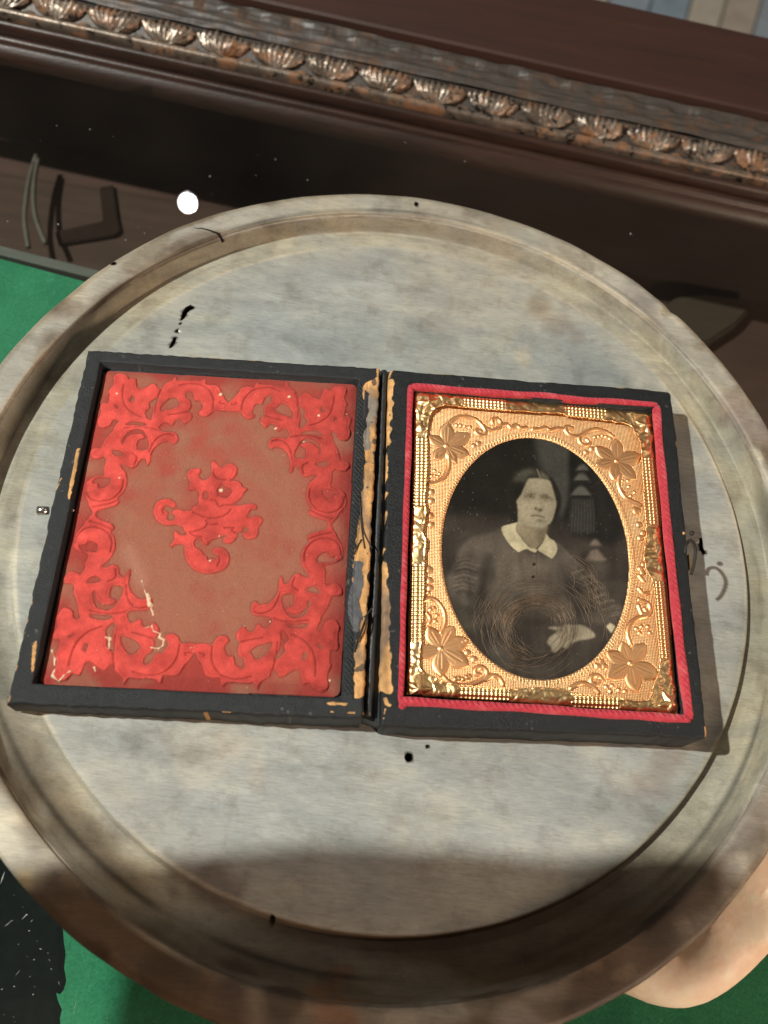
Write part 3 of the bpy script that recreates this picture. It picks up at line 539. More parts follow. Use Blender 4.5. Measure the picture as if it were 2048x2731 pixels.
    cr = coral * (1 + .10 * noise(S, 9, 85)[..., None] + .06 * noise(S, 3, 94)[..., None]); cr = cr * (1 - .10 * cont[..., None]) * (1.12 - .30 * np.clip(u, 0, 1)[..., None]); tr_ = np.clip((u - .55) * 2, 0, 1)[..., None] * np.clip(1.3 - v, 0, 1)[..., None]; cr = cr * (1 - .14 * tr_)
    pc = cb * (1 - soft[..., None]) + cr * soft[..., None]
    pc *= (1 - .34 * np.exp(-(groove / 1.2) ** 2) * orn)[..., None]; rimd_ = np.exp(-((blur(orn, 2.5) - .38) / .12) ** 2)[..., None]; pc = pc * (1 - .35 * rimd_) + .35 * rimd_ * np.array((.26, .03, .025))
    # frayed pale threads where the silk has split
    z3 = lambda L: [(80 + x * .2652, 1400 + y * .2652) for x, y in L]
    fr = np.full(S, 1e6); fw = np.full(S, 1e6)
    for L in [[(1125, 565), (1145, 640), (1170, 700), (1195, 780)], [(1210, 820), (1240, 900)], [(1225, 1015), (1245, 1070), (1310, 1095), (1300, 1130), (1345, 1160), (1330, 1215), (1290, 1240), (1210, 1235)], [(1160, 1035), (1200, 1020)], [(215, 1260), (245, 1350), (250, 1450), (225, 1515), (290, 1575), (350, 1510), (410, 1470)], [(790, 1110), (795, 1240)], [(640, 1430), (655, 1470)], [(1630, 1240), (1660, 1225)], [(400, 805), (410, 822)]]:
        fr = sdist(S, lid.idx(z3(L), dp), 6, fr)
    for L in [[(1180, 700), (1205, 800)], [(770, 1130), (795, 1150)]]: fw = sdist(S, lid.idx(z3(L), dp), 6, fw)
    for L in [[(500, 1395), (497, 1440)], [(560, 630), (500, 640)]]: pass
    fm = np.clip((1.25 + .7 * noise(S, 2, 86) - fr) * 1.2, 0, 1) + np.clip((3 + noise(S, 2, 87) - fw), 0, 1); fm = np.clip(fm, 0, 1)
    pt = [(313, 1290), (318, 1275), (322, 1262), (960, 1012), (590, 1052), (770, 1060), (850, 1110), (735, 1142), (810, 1178), (590, 1307), (720, 1658), (652, 1670), (612, 1700), (508, 1728), (560, 1496), (585, 1430), (880, 1815), (925, 1104), (312, 1052)]
    for k, (x, y) in enumerate(pt):
        c = lid.idx([(x, y)], dp)[0]; d = np.hypot(J - c[0], I - c[1]); fm = np.maximum(fm, np.clip(2.0 + .9 * noise(S, 2, 88) - d, 0, 1))
    r2 = np.random.default_rng(3)
    for k in range(70):
        c = r2.random(2) * (S[1], S[0]); ci, cj = int(c[1]), int(c[0])
        if padm[ci, cj]: fm[ci, cj] = .6
    pc = pc * (1 - fm[..., None]) + fm[..., None] * np.array((.82, .62, .42)); hp_ += .02 * fm
    crack = sdist(S, lid.idx(z3([(990, 250), (1060, 400), (1120, 560)]), dp), 30); pc = pc + np.clip(1 - crack / 16, 0, 1)[..., None] * np.array((.06, .05, .04)) * (~orn)[..., None]
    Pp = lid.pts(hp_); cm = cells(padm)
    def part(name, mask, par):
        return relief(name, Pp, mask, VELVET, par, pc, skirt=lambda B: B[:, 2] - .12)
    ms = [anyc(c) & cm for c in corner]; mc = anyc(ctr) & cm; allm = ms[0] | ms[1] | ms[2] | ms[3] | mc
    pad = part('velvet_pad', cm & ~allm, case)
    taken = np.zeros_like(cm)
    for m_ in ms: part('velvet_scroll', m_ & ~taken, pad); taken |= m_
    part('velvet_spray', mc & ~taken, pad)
    # black threads hanging loose over the torn hinge paper
    zz = lambda L: [(900 + x * .2442, 960 + y * .2442) for x, y in L]; zy = lambda L: [(880 + x * .2305, 1480 + y * .2305) for x, y in L]
    for L in [zz([(240, 1480), (255, 1680), (285, 1870), (340, 1990), (380, 2060)]), zz([(250, 1560), (262, 1820), (298, 2060)]), zz([(262, 1960), (215, 2040), (180, 2120)]), zy([(500, 600), (430, 690), (370, 850), (320, 980), (280, 1120)]), zy([(430, 700), (410, 850), (330, 1010)]), zy([(470, 640), (395, 720)])]:
        p = lid.world(L, -.015); tube('loose_thread', smooth_line(p, 3), .018, THREAD, case, 6)
    # brass catch pin through the lid's edge
    a, b = lid.world((101, 1362), .12), lid.world((196, 1361), .12)
    pin = tube('catch_pin', [a, a + (b - a) * .14, a + (b - a) * .3], [.115, .115, .1], STEEL, case, 14); tube('pin_tip', [b + (a - b) * .12, b, b + (b - a) * .03], [.035, .035, .02], STEEL, pin, 8)
    return o
build_lid()
# ------------------------------------------------------------------ right half of the case
rgt = Half([(1038, 983), (1791, 1043), (1887, 1970), (1011, 1937)]).plane(1.098 - .015 * 3.655 + .0, .015)
def build_tray_half():
    S = rgt.shape; J, I = np.meshgrid(np.arange(S[1]), np.arange(S[0])); cl = rgt.cell
    # outline with soft corners
    ed = np.minimum(np.minimum(J, S[1] - 1 - J), np.minimum(I, S[0] - 1 - I)) * cl
    dx = np.minimum(J, S[1] - 1 - J) * cl; dy = np.minimum(I, S[0] - 1 - I) * cl; rr = .13
    cor = np.where((dx < rr) & (dy < rr), rr - np.hypot(rr - dx, rr - dy), 1.) ; ok = cor > 0; ed = np.minimum(ed, np.where(cor < 1, cor, ed))
    h = -np.clip(.07 - ed, 0, .07) ** 2 / .07 * .9 + noise(S, 14, 140) * .004 + noise(S, 40, 141) * .006
    col = np.tile(INK * .62, S + (1,))
    rec = smooth_line(rgt.idx([(1096, 1034), (1752, 1090), (1836, 1914), (1074, 1868)]), 1, True); recm = fill(S, rec)
    tn = TAN * (1 + .13 * np.clip(noise(S, 4, 150, 16), -1.5, 1.5))[..., None]
    def paint(px, seed, s=4, r=1.3, k=1.):
        m = ragged(rgt.fill(px), r, s, seed) & ~recm; col[m] = (tn * k)[m]; return m
    m = paint([(1036, 1012), (1050, 1008), (1049, 1050), (1036, 1200), (1026, 1400), (1024, 1480), (1032, 1540), (1038, 1600), (1040, 1700), (1040, 1800), (1045, 1848), (1030, 1848), (1014, 1840), (1000, 1830), (1005, 1700), (1010, 1560), (1016, 1420), (1026, 1200)], 151); h[m] -= .012
    spm = m & (noise(S, 3, 152, 5) > 1.8); col[spm] = (.13, .08, .05); gm = np.clip(noise(S, 9, 153, 22) - .45, 0, 1)[..., None] * m[..., None] * .8; col = col * (1 - gm) + gm * np.array((.20, .14, .10))
    sx = np.clip(noise(S, 2.5, 190, 14), -1.5, 1.5); col[m] *= (1 + .12 * sx[m])[:, None]
    for k, p in enumerate([[(1021, 1862), (1033, 1860), (1036, 1876), (1046, 1880), (1040, 1886), (1026, 1880)], [(1022, 1924), (1028, 1890), (1025, 1890), (1019, 1924)], [(1040, 984), (1046, 985), (1040, 1010), (1037, 1008)], [(1846, 1440), (1850, 1440), (1852, 1474), (1847, 1470)], [(1845, 1470), (1849, 1474), (1848, 1498), (1844, 1490)], [(1878, 1935), (1886, 1930), (1887, 1964), (1879, 1962)], [(1820, 1420), (1826, 1416), (1828, 1424), (1822, 1428)], [(1060, 984), (1110, 989), (1110, 991), (1060, 987)], [(1150, 992), (1210, 997), (1210, 1000), (1150, 995)]]):
        paint(p, 160 + k, 2, .5)
    sc = (ed < .035) & (noise(S, 8, 170, 3) > 1.8); col[sc] = (tn * .8)[sc]
    sc2 = (noise(S, 1.6, 172) > 2.2) & (noise(S, 30, 173) > .1); col[sc2] = (.08, .075, .065)
    hh = np.where(recm, -.42, h); P = rgt.pts(hh)
    jg = np.clip(1 - ed / .14, 0, 1); P[..., 0] += jg * (noise(S, 22, 174) * .010 + noise(S, 5, 175) * .007); P[..., 1] += jg * (noise(S, 22, 176) * .010 + noise(S, 5, 177) * .007)
    relief('case_shell', P, cells(ok), LEATHER, case, col, skirt=.004)
    # velvet piping round the packet
    Z = lambda L: [(980 + x * .6148, 960 + y * .6148) for x, y in L]
    strips = [Z([(187, 112), (180, 320), (168, 600), (158, 900), (150, 1200), (142, 1486)]), Z([(192, 114), (420, 132), (640, 150), (800, 158), (880, 170), (1060, 182), (1254, 197)]), Z([(1254, 200), (1272, 420), (1298, 700), (1330, 1000), (1362, 1290), (1398, 1560)]), Z([(136, 1480), (400, 1496), (700, 1514), (1000, 1534), (1200, 1546), (1398, 1560)])]
    for L, r in zip(strips, (.088, .105, .115, .115)):
        p = smooth_line(rgt.world(L, .03), 8); p = p + np.stack([noise((len(p), 1), 2, 7)[:, 0] * .004, noise((len(p), 1), 2, 8)[:, 0] * .004, 0 * p[:, 0]], 1)
        t = np.linspace(0, 1, len(p)); tube('velvet_piping', p - [0, 0, .02], r * (1 + .07 * np.sin(t * 31)) * np.where((t < .012) | (t > .988), .8, 1), PIPING, case, 14, 1.1)
    tf = rgt.world([(1063, 1882), (1072, 1886), (1082, 1884)], .03); tube('piping_tuft', tf, [.05, .085, .04], PIPING, case, 8)
    # hook and eye on the far edge
    e0 = rgt.world((1842, 1500), .1); hk = []
    A0 = back((1870, 1545), .62)
    bm = bmesh.new(); box(bm, -.03, .02, -.22, .22, -.16, .1); bmesh.ops.translate(bm, verts=bm.verts, vec=tuple(back((1845, 1490), 1.0) + [.05, 0, -.3])); bm_obj('hook_plate', bm, BRASS, case)
    return S
build_tray_half()
# hinge: cord in the valley and the leather that joins the halves
zc = .93
hp = smooth_line(back(np.array([(1025, 986), (1019, 1150), (1013, 1300), (1006, 1450), (1000, 1595), (991, 1760), (982, 1908)], float), zc), 6)
tube('hinge_cord', hp - [0, 0, .08], .085 + .006 * noise((len(hp), 1), 2, 5)[:, 0], CORD, case, 12)
e1, e2 = back(np.array([(1008, 984), (1000, 1300), (986, 1600), (966, 1912)], float), .8), back(np.array([(1044, 988), (1028, 1300), (1020, 1600), (1014, 1930)], float), .8)
bm = bmesh.new(); prism([tuple(a[:2]) for a in e1] + [tuple(a[:2]) for a in e2[::-1]], .05, .72, bm); bm_obj('hinge_leather', bm, CORD, case)
# clasp: a small wire hook standing off the edge
def clasp():
    # the hook hangs in the plane of the case's outer wall; its outline is known from where its shadow falls
    def unshadow(px, x_wall):
        s = back(np.array(px, float), 0.); k = np.array(KEY); t = (x_wall - s[0]) / (k[0] - s[0]); return s + (k - s) * t
    zs = lambda x, y: (1760 + x * .3165, 1000 + y * .3165)
    xw = rgt.world((1850, 1560), 0)[0] - .24
    pts = [unshadow(zs(*q), xw) for q in [(395, 1690), (400, 1650), (430, 1625), (480, 1630), (530, 1680), (555, 1740), (545, 1800), (515, 1860), (480, 1895)]]
    pts = smooth_line(pts, 5); o = tube('hook_wire', pts, .045, IRONB, case, 8, up=(1, 0, 0))
    b = unshadow(zs(505, 1590), xw); tube('hook_ball', [b + [0, -.07, 0], b + [0, -.05, 0], b, b + [0, .05, 0], b + [0, .07, 0]], [.01, .05, .07, .05, .01], IRONB, o, 8)
clasp()
# ================================================================== the portrait packet: plate, mat, preserver, glass
pk = empty('portrait_photograph', tuple(rgt.world((1430, 1480), .4)), 'gilt framed oval portrait photograph of a woman in a white collar', 'photograph')
OV = [(1425, 1167), (1249, 1236), (1210, 1319), (1181, 1392), (1177.5, 1458), (1190, 1544), (1233, 1664), (1283, 1730), (1349, 1790), (1425, 1815), (1481, 1810), (1548, 1783), (1614, 1723), (1654, 1647), (1677, 1541), (1678, 1478), (1667, 1412), (1631, 1319), (1571, 1236), (1498, 1186), (1349, 1183)]
MAT_D, PRE_D, PLATE_D = .24, .15, .275
def build_packet():
    S = rgt.shape; J, I = np.meshgrid(np.arange(S[1]), np.arange(S[0])); px = rgt.px
    ov = rgt.idx(OV, MAT_D - .02)
    A = np.stack([ov[:, 0] ** 2, ov[:, 0] * ov[:, 1], ov[:, 1] ** 2, ov[:, 0], ov[:, 1]], 1); a, b, c, d, e = np.linalg.lstsq(A / 1e4, np.ones(len(ov)), rcond=None)[0] / 1e4
    cen = np.linalg.solve([[2 * a, b], [b, 2 * c]], [-d, -e]); k = 1 + a * cen[0] ** 2 + b * cen[0] * cen[1] + c * cen[1] ** 2
    X, Y = J - cen[0], I - cen[1]; rho = np.sqrt(np.maximum((a * X * X + b * X * Y + c * Y * Y) / k, 1e-6))       # 1 on the oval
    rad = np.hypot(X, Y); gap = (rho - 1) * rad / np.maximum(rho, .1)                                             # cells beyond the oval
    za = lambda L: [(1080 + x * .2652, 1030 + y * .2652) for x, y in L]; zb = lambda L: [(1440 + x * .2532, 1060 + y * .2532) for x, y in L]
    zc_ = lambda L: [(1060 + x * .2532, 1500 + y * .2532) for x, y in L]; zd = lambda L: [(1440 + x * .2773, 1500 + y * .2773) for x, y in L]
    # ---- mat
    h = np.zeros(S); fl = np.zeros(S, bool); flowers = []
    def petals(cpx, tips, width):
        nonlocal h
        c0 = rgt.idx([cpx], MAT_D)[0]; m = np.zeros(S, bool)
        for t in tips:
            t0 = rgt.idx([t], MAT_D)[0]; ax = t0 - c0; L = np.hypot(*ax); ax = ax / L
            al = (X + cen[0] - c0[0]) * ax[0] + (Y + cen[1] - c0[1]) * ax[1]; ac = -(X + cen[0] - c0[0]) * ax[1] + (Y + cen[1] - c0[1]) * ax[0]
            s = np.clip(al / L, 0, 1); wdt = width * L * np.sin(np.pi * s ** 1.15) ** .75 + 1e-3; q = np.abs(ac) / wdt; ins = (al > 0) & (al < L) & (q < 1)
            hh = (.022 + .016 * s) * np.sqrt(np.clip(1 - q ** 2, 0, 1)) - .010 * np.exp(-(ac / 1.0) ** 2) * (s < .75) - .005 * np.exp(-((np.abs(ac) - wdt * .5) / .9) ** 2) * (s < .6)
            h = np.where(ins, np.maximum(h, hh), h); m |= ins
        dd = np.hypot(J - c0[0], I - c0[1]); h = np.where(dd < 4, .05 * np.sqrt(np.clip(1 - (dd / 4.2) ** 2, 0, 1)), h); m |= dd < 4
        flowers.append(m)
    petals(za([(415, 605)])[0], za([(430, 365), (655, 480), (650, 700), (510, 780), (290, 740), (222, 500)]), .27)
    petals(zb([(805, 672)])[0], zb([(812, 440), (1075, 610), (1010, 870), (770, 870), (590, 715), (580, 520)]), .27)
    petals(zc_([(456, 908)])[0], zc_([(315, 675), (590, 670), (750, 820), (750, 1090), (455, 1205), (205, 960)]), .29)
    petals(zd([(866, 972)])[0], zd([(785, 760), (1015, 785), (1150, 1100), (925, 1250), (640, 1115), (635, 870)]), .28)
    D = np.full(S, 1e6)
    for L in [za([(440, 700), (445, 800), (420, 880), (360, 950), (250, 985)]), za([(455, 370), (530, 312), (620, 302), (720, 338), (790, 400), (840, 432), (900, 442), (955, 410), (965, 360), (925, 325), (880, 335), (885, 372)]), za([(785, 400), (812, 450), (800, 490), (755, 492), (712, 462), (730, 438), (768, 452)]), za([(980, 390), (1030, 382), (1070, 420), (1120, 390), (1165, 420), (1222, 415)]),
              zb([(775, 410), (700, 358), (600, 330), (510, 350), (450, 390), (380, 412), (310, 390), (268, 340), (290, 308), (345, 320)]), zb([(418, 400), (418, 460), (470, 500), (525, 480), (500, 442)]), zb([(-75, 335), (0, 330), (60, 318), (110, 345), (180, 325), (235, 330)]), zb([(842, 820), (828, 900), (850, 980), (900, 1050), (980, 1092), (1060, 1130)]),
              zc_([(460, 740), (500, 640), (492, 520), (430, 420), (350, 376), (280, 396)]), zc_([(330, 650), (345, 590), (310, 540)]), zc_([(480, 1195), (560, 1270), (700, 1295), (820, 1270), (920, 1222), (942, 1150), (890, 1100), (830, 1118), (820, 1168), (868, 1178)]), zc_([(930, 1235), (1000, 1190), (1070, 1210), (1115, 1285)]),
              zd([(872, 785), (842, 680), (872, 590), (950, 530), (1030, 512), (1064, 462), (1042, 390), (955, 358)]), zd([(950, 415), (980, 488), (1030, 490), (1008, 448)]), zd([(610, 1140), (560, 1085), (500, 1100), (492, 1150), (540, 1178), (570, 1140)]), zd([(300, 1210), (400, 1160), (500, 1190), (562, 1250)]), zd([(960, 130), (1000, 180)]), zd([(955, 250), (1000, 300), (1045, 290)])]:
        D = sdist(S, smooth_line(rgt.idx(L, MAT_D), 3), 6, D)
    vine = D < 3.2; h = np.maximum(h, .034 * np.sqrt(np.clip(1 - (D / 3.2) ** 2, 0, 1)))
    for L, r in [(za([(520, 392), (560, 396), (602, 402), (655, 412)]), 3), (za([(270, 905), (300, 900), (330, 910), (350, 880), (300, 850)]), 2.5), (zc_([(335, 75)]), 6), (zc_([(340, 190)]), 5.5), (zc_([(345, 268)]), 5), (zc_([(325, 320)]), 3.5), (zb([(1020, 1195)]), 7), (zb([(1045, 1340), (1090, 1430), (1060, 1480)]), 5), (zb([(620, 410), (660, 400), (700, 412), (580, 415), (740, 430)]), 3), (zb([(870, 880), (930, 880), (880, 1000), (940, 940), (1000, 1000), (960, 1040)]), 3), (zb([(550, 540), (490, 575)]), 4.5), (za([(740, 575)]), 5), (za([(695, 600)]), 4), (zc_([(380, 480), (420, 560), (350, 500), (400, 620)]), 3.5), (zc_([(740, 950), (810, 1020)]), 5), (zc_([(610, 1230), (650, 1220), (690, 1230), (730, 1210), (760, 1200)]), 3.5), (zd([(560, 1000), (620, 1000), (590, 960)]), 5), (zd([(640, 1200), (700, 1190), (760, 1230), (680, 1240), (820, 1240)]), 3.5), (zd([(930, 640), (980, 620), (960, 680), (1040, 620), (1060, 680)]), 3.5), (zd([(990, 100), (970, 60), (1000, 20)]), 4.5), (za([(270, 1060), (270, 1150), (260, 1300), (265, 1390)]), 5)]:
        for c0 in rgt.idx(L, MAT_D):
            dd = np.hypot(J - c0[0], I - c0[1]); h = np.maximum(h, .03 * np.sqrt(np.clip(1 - (dd / r) ** 2, 0, 1))); vine |= dd < r
    ang = np.arctan2(Y, X); h += np.where((gap > 1) & (gap < 9), .010 * np.sign(np.sin(ang * 230)) * .5 + .006, 0)       # milled edge round the opening
    h -= .02 * np.exp(-(np.maximum(gap, 0) / 2.0) ** 2); h += noise(S, 26, 200) * .006
    ring = (gap > -.5)
    inq = rgt.fill([(1124, 1062), (1724, 1118), (1793, 1888), (1104, 1836)], MAT_D)
    cm = cells(ring & inq) ; P = rgt.pts(h - MAT_D)
    # ease the cut edge of the opening onto the true oval
    near = (np.abs(gap) < 1.6) & ring; f = 1 / rho; sx, sy = cen[0] + X * f, cen[1] + Y * f
    bd = anyc(ring) & ~cm; bv = np.zeros(S, bool); bv[:-1, :-1] |= bd; bv[1:, :-1] |= bd; bv[:-1, 1:] |= bd; bv[1:, 1:] |= bd; bv &= near
    q = Half.ap(rgt.Hi, np.stack([sx, sy], -1)); Pn = back(q, rgt.pl); P[bv, 0] = Pn[bv, 0]; P[bv, 1] = Pn[bv, 1]
    fm = [anyc(m) & cm for m in flowers]; vm = anyc(vine) & cm
    for m in fm: vm &= ~m
    rest = cm & ~vm
    for m in fm: rest &= ~m
    mat = relief('brass_mat', P, rest, MAT_GOLD, pk, None, skirt=lambda B: B[:, 2] - .03)
    for m in fm: relief('embossed_flower', P, m, FLOWER_GOLD, mat)
    relief('embossed_vine', P, vm, FLOWER_GOLD, mat)
    # ---- preserver: thin foil frame over the mat's edges
    out = rgt.fill([(1106, 1043), (1742, 1098), (1813, 1904), (1085, 1851)], PRE_D)
    ipx = [(1147, 1112), (1160, 1094), (1185, 1085), (1250, 1091), (1330, 1097), (1420, 1102), (1500, 1107), (1508, 1112), (1600, 1122), (1676, 1134), (1692, 1160), (1706, 1180), (1712, 1260), (1716, 1330), (1722, 1420), (1716, 1470), (1722, 1520), (1741, 1560), (1748, 1650), (1757, 1740), (1756, 1790), (1740, 1830), (1730, 1862), (1700, 1868), (1664, 1862), (1620, 1857), (1530, 1848), (1500, 1836), (1440, 1832), (1370, 1836), (1330, 1834), (1228, 1826), (1190, 1820), (1150, 1800), (1120, 1780), (1124, 1720), (1129, 1640), (1133, 1500), (1136, 1440), (1128, 1420), (1138, 1370), (1134, 1330), (1141, 1240), (1140, 1160)]
    inn = fill(S, smooth_line(rgt.idx(ipx, PRE_D), 3, True)); pm = out & ~inn
    x, y = px[..., 0], px[..., 1]
    hp_ = np.zeros(S); tz = np.zeros(S, bool)
    top = y < 1140; bot = y > 1800; lf = x < 1160; rt = x > 1690
    rib = ((top & (((x > 1239) & (x < 1352)) | ((x > 1511) & (x < 1620)))) | (bot & (((x > 1226) & (x < 1362)) | ((x > 1528) & (x < 1660)))) | (lf & (((y > 1157) & (y < 1345)) | ((y > 1500) & (y < 1708)))) | (rt & (((y > 1215) & (y < 1395)) | ((y > 1545) & (y < 1755)))))
    gx, gy = np.sin(J * 2 * np.pi / 6.3), np.sin(I * 2 * np.pi / 6.0)
    hp_ += np.where(rib, .016 * (np.maximum(gx, -.3) + np.maximum(gy, -.3)), 0)
    cr = noise(S, 3.2, 210); cr2 = noise(S, 6.5, 211); hp_ += np.where(rib, 0, .016 * np.abs(cr2) + .010 * np.abs(cr) - .014)
    for sx_, sy_, r_, a0 in [(1144, 1078, 34, .5), (1721, 1136, 30, .2), (1789, 1874, 34, .9), (1116, 1839, 34, .1)]:
        c0 = rgt.idx([(sx_, sy_)], PRE_D)[0]; R_ = r_ / 100 / rgt.cell; dxx, dyy = J - c0[0], I - c0[1]; d_ = np.hypot(dxx, dyy); t_ = np.arctan2(dyy, dxx) + a0
        tt = np.abs(((t_ / (2 * np.pi / 5)) % 1) - .5) * 2; lim = R_ * (.42 + .58 * tt ** 1.6); st = d_ < lim
        hp_ = np.where(st, .015 + .06 * (1 - d_ / lim) * 1, np.where(d_ < R_ * 1.1, hp_ * .5 - .01, hp_))
    # rolled inner lip; the foil has lifted along the top
    edge = blur(inn, 2.2); hp_ += np.where(pm, .03 * np.exp(-((edge - .35) / .15) ** 2), 0)
    hp_ += .05 * top * np.clip((1140 - y) / 60, 0, 1) * (1 - np.clip((x - 1600) / 120, 0, 1)); cmn = cells(pm)
    oute = blur(out, 5); hp_ -= np.where(pm, .09 * np.clip(1 - oute, 0, .5) * 2, 0)
    relief('preserver', rgt.pts(hp_ - PRE_D), cmn, FOIL_GOLD, pk, None, skirt=lambda B: B[:, 2] - .035)
    # ---- plate with the likeness
    zpt = lambda q: np.stack([1150 + q[..., 0] * .3315, 1160 + q[..., 1] * .3315], -1)
    st = 4.0; nx, ny = int(1660 / st), int(2022 / st); JJ, II = np.meshgrid(np.arange(nx), np.arange(ny)); img = portrait(nx, ny, st)
    Pz = rgt.world(zpt(np.stack([JJ * st, II * st], -1).astype(float)), PLATE_D)
    relief('image_plate', Pz, np.ones((ny - 1, nx - 1), bool), PLATE, pk, img, skirt=lambda B: B[:, 2] - .03)
    tt = np.linspace(0, 2 * np.pi, 96, endpoint=False)
    ell = []
    for t in tt:
        dx_, dy_ = math.cos(t), math.sin(t); r_ = 1 / math.sqrt((a * dx_ * dx_ + b * dx_ * dy_ + c * dy_ * dy_) / k); ell.append((cen[0] + dx_ * r_ * 1.02, cen[1] + dy_ * r_ * 1.02))
    g = back(Half.ap(rgt.Hi, np.array(ell)), rgt.pl) - [0, 0, MAT_D + .028]
    bm = bmesh.new(); bm.faces.new([bm.verts.new(tuple(p)) for p in g]); bm_obj('cover_glass', bm, COVER, pk)
def portrait(nx, ny, st):
    S = (ny, nx); Y, X = np.mgrid[0:ny, 0:nx].astype(float); X *= st; Y *= st
    img = np.zeros(S + (3,)); img[:] = lin(27, 25, 21)
    f = lambda L: fill(S, np.array(L, float) / st); sm = lambda L, n=3: fill(S, smooth_line(np.array(L, float) / st, n, True))
    def put(m, c, s=1.0, a=1.0):
        nonlocal img
        w = (blur(m.astype(float), s) * a)[..., None]; img = img * (1 - w) + w * np.asarray(c)
    def line(L, w, c, a=1., s=.6):
        d = sdist(S, smooth_line(np.array(L, float) / st, 4), 12); put(np.clip(w / st - d + .5, 0, 1), c, s, a)
    g = lambda v: lin(v, v * .955, v * .86)
    br = lambda v: lin(v * 1.05, v * .92, v * .80)
    # lower brown haze, partly a cover-glass reflection painted into the print
    low = np.clip((Y - 620) / 260, 0, 1); img = img * (1 - low[..., None]) + low[..., None] * br(57)
    put(f([(0, 640), (400, 660), (640, 700), (640, 900), (300, 860), (0, 830)]), br(60), 12, .8)
    # drapery
    put(f([(830, 0), (1120, 40), (1115, 640), (1040, 680), (1010, 500), (900, 290), (860, 120)]), g(66), 5)
    put(f([(860, 60), (960, 60), (1000, 330), (890, 290)]), g(72), 10, .6)
    put(f([(1110, 60), (1190, 120), (1180, 640), (1060, 700), (1060, 640), (1110, 520)]), lin(24, 22, 19), 4)
    put(f([(1180, 200), (1480, 420), (1560, 800), (1460, 900), (1120, 800), (1110, 560)]), lin(30, 28, 25), 6)
    put(f([(1300, 300), (1370, 360), (1440, 860), (1390, 860)]), g(36), 5, .7)
    # tassels
    for cx, cy, s in [(1215, 265, .8), (1210, 340, .95), (1205, 455, 1.25)]:
        put(sm([(cx - 20 * s, cy - 28 * s), (cx + 20 * s, cy - 28 * s), (cx + 52 * s, cy + 10 * s), (cx + 60 * s, cy + 30 * s), (cx - 60 * s, cy + 30 * s), (cx - 52 * s, cy + 8 * s)]), g(92), 2.2); put(f([(cx - 62 * s, cy + 26 * s), (cx + 62 * s, cy + 26 * s), (cx + 60 * s, cy + 44 * s), (cx - 60 * s, cy + 44 * s)]), lin(26, 24, 22), 1.5)
    put(f([(1125, 515), (1300, 520), (1315, 780), (1110, 790)]), g(50), 3)
    for k in range(16): line([(1132 + k * 11, 520), (1122 + k * 12.5, 650), (1112 + k * 13, 780 + 12 * (k % 3))], 1.8, g(72 if k % 2 else 30), .8)
    for cx, cy, s in [(1320, 870, .7), (1320, 975, 1.3)]:
        put(sm([(cx - 18 * s, cy - 36 * s), (cx + 18 * s, cy - 36 * s), (cx + 50 * s, cy + 5 * s), (cx + 62 * s, cy + 28 * s), (cx - 62 * s, cy + 28 * s), (cx - 50 * s, cy + 2 * s)]), br(108), 2.2)
    put(f([(1250, 1030), (1400, 1030), (1440, 1340), (1290, 1330)]), br(78), 6, .8)
    for k in range(9): line([(1262 + k * 16, 1040), (1268 + k * 17, 1220)], 2, br(64), .5)
    # chair and skirt
    put(sm([(150, 1300), (330, 1370), (440, 1480), (430, 1560), (250, 1560), (190, 1420)]), lin(72, 66, 54), 8, .7)
    put(f([(480, 1700), (560, 1680), (640, 1850), (560, 1900)]), g(100), 9, .5)
    # dress
    put(sm([(575, 760), (480, 795), (330, 830), (250, 900), (195, 1010), (140, 1150), (160, 1300), (420, 1450), (560, 1560), (900, 1560), (1150, 1500), (1400, 1520), (1560, 1440), (1500, 1350), (1420, 1320), (1330, 1180), (1210, 1070), (1080, 940), (1010, 870), (900, 960), (760, 960), (640, 900)]), lin(84, 75, 65), 4)
    line([(480, 800), (340, 835), (255, 905), (200, 1010), (145, 1150)], 5, br(104), .5, 3); line([(1020, 880), (1100, 960), (1220, 1070), (1340, 1190), (1430, 1320)], 5, br(112), .6, 2)
    put(sm([(430, 960), (490, 980), (470, 1200), (400, 1420), (340, 1400), (400, 1150)]), br(44), 6, .9)
    put(sm([(1030, 1000), (1100, 1080), (1180, 1300), (1230, 1480), (1140, 1480), (1080, 1280)]), br(52), 7, .8)
    put(sm([(600, 940), (900, 980), (1000, 1080), (900, 1180), (640, 1190), (560, 1100)]), lin(100, 88, 74), 14, .6)
    put(f([(300, 880), (440, 850), (430, 1000), (300, 1120), (200, 1120)]), br(80), 9, .6)
    r = np.random.default_rng(4)
    for k in range(16):
        y = 990 + k * 17; x = 210 - k * 3; line([(x + 14 * (k % 4), y + 20), (x + 80, y + 8 - 5 * (k % 3)), (x + 130 + 26 * (k % 3), y + 30 + 6 * (k % 2))], 2.5 + (k % 3), br((132, 42, 112, 50)[k % 4]), .65, 1.2)
    for k in range(15):
        x = 1170 + k * 20; y = 1080 + k * 25; line([(x - 40 + 16 * (k % 3), y + 32), (x + 30, y + 12 - 6 * (k % 2)), (x + 60 + 18 * (k % 4), y - 2)], 3 + k % 3, br((142, 46, 122, 52)[k % 4]), .65, 1.2)
    for k in range(7): line([(1380, 1420 + k * 14), (1450, 1395 + k * 12), (1540, 1380 + k * 14)], 3, br(110 if k % 2 else 60), .5, 1)
    line([(845, 950), (850, 1080), (838, 1220)], 2.5, br(60), .7); line([(862, 950), (866, 1080)], 2, br(110), .5)
    for c in [(828, 1040), (820, 1142)]: put(np.hypot(X - c[0], Y - c[1]) < 13, lin(34, 28, 24), .8)
    put(f([(660, 1430), (860, 1340), (1050, 1480), (960, 1570), (700, 1560)]), lin(52, 44, 37), 12, .7)
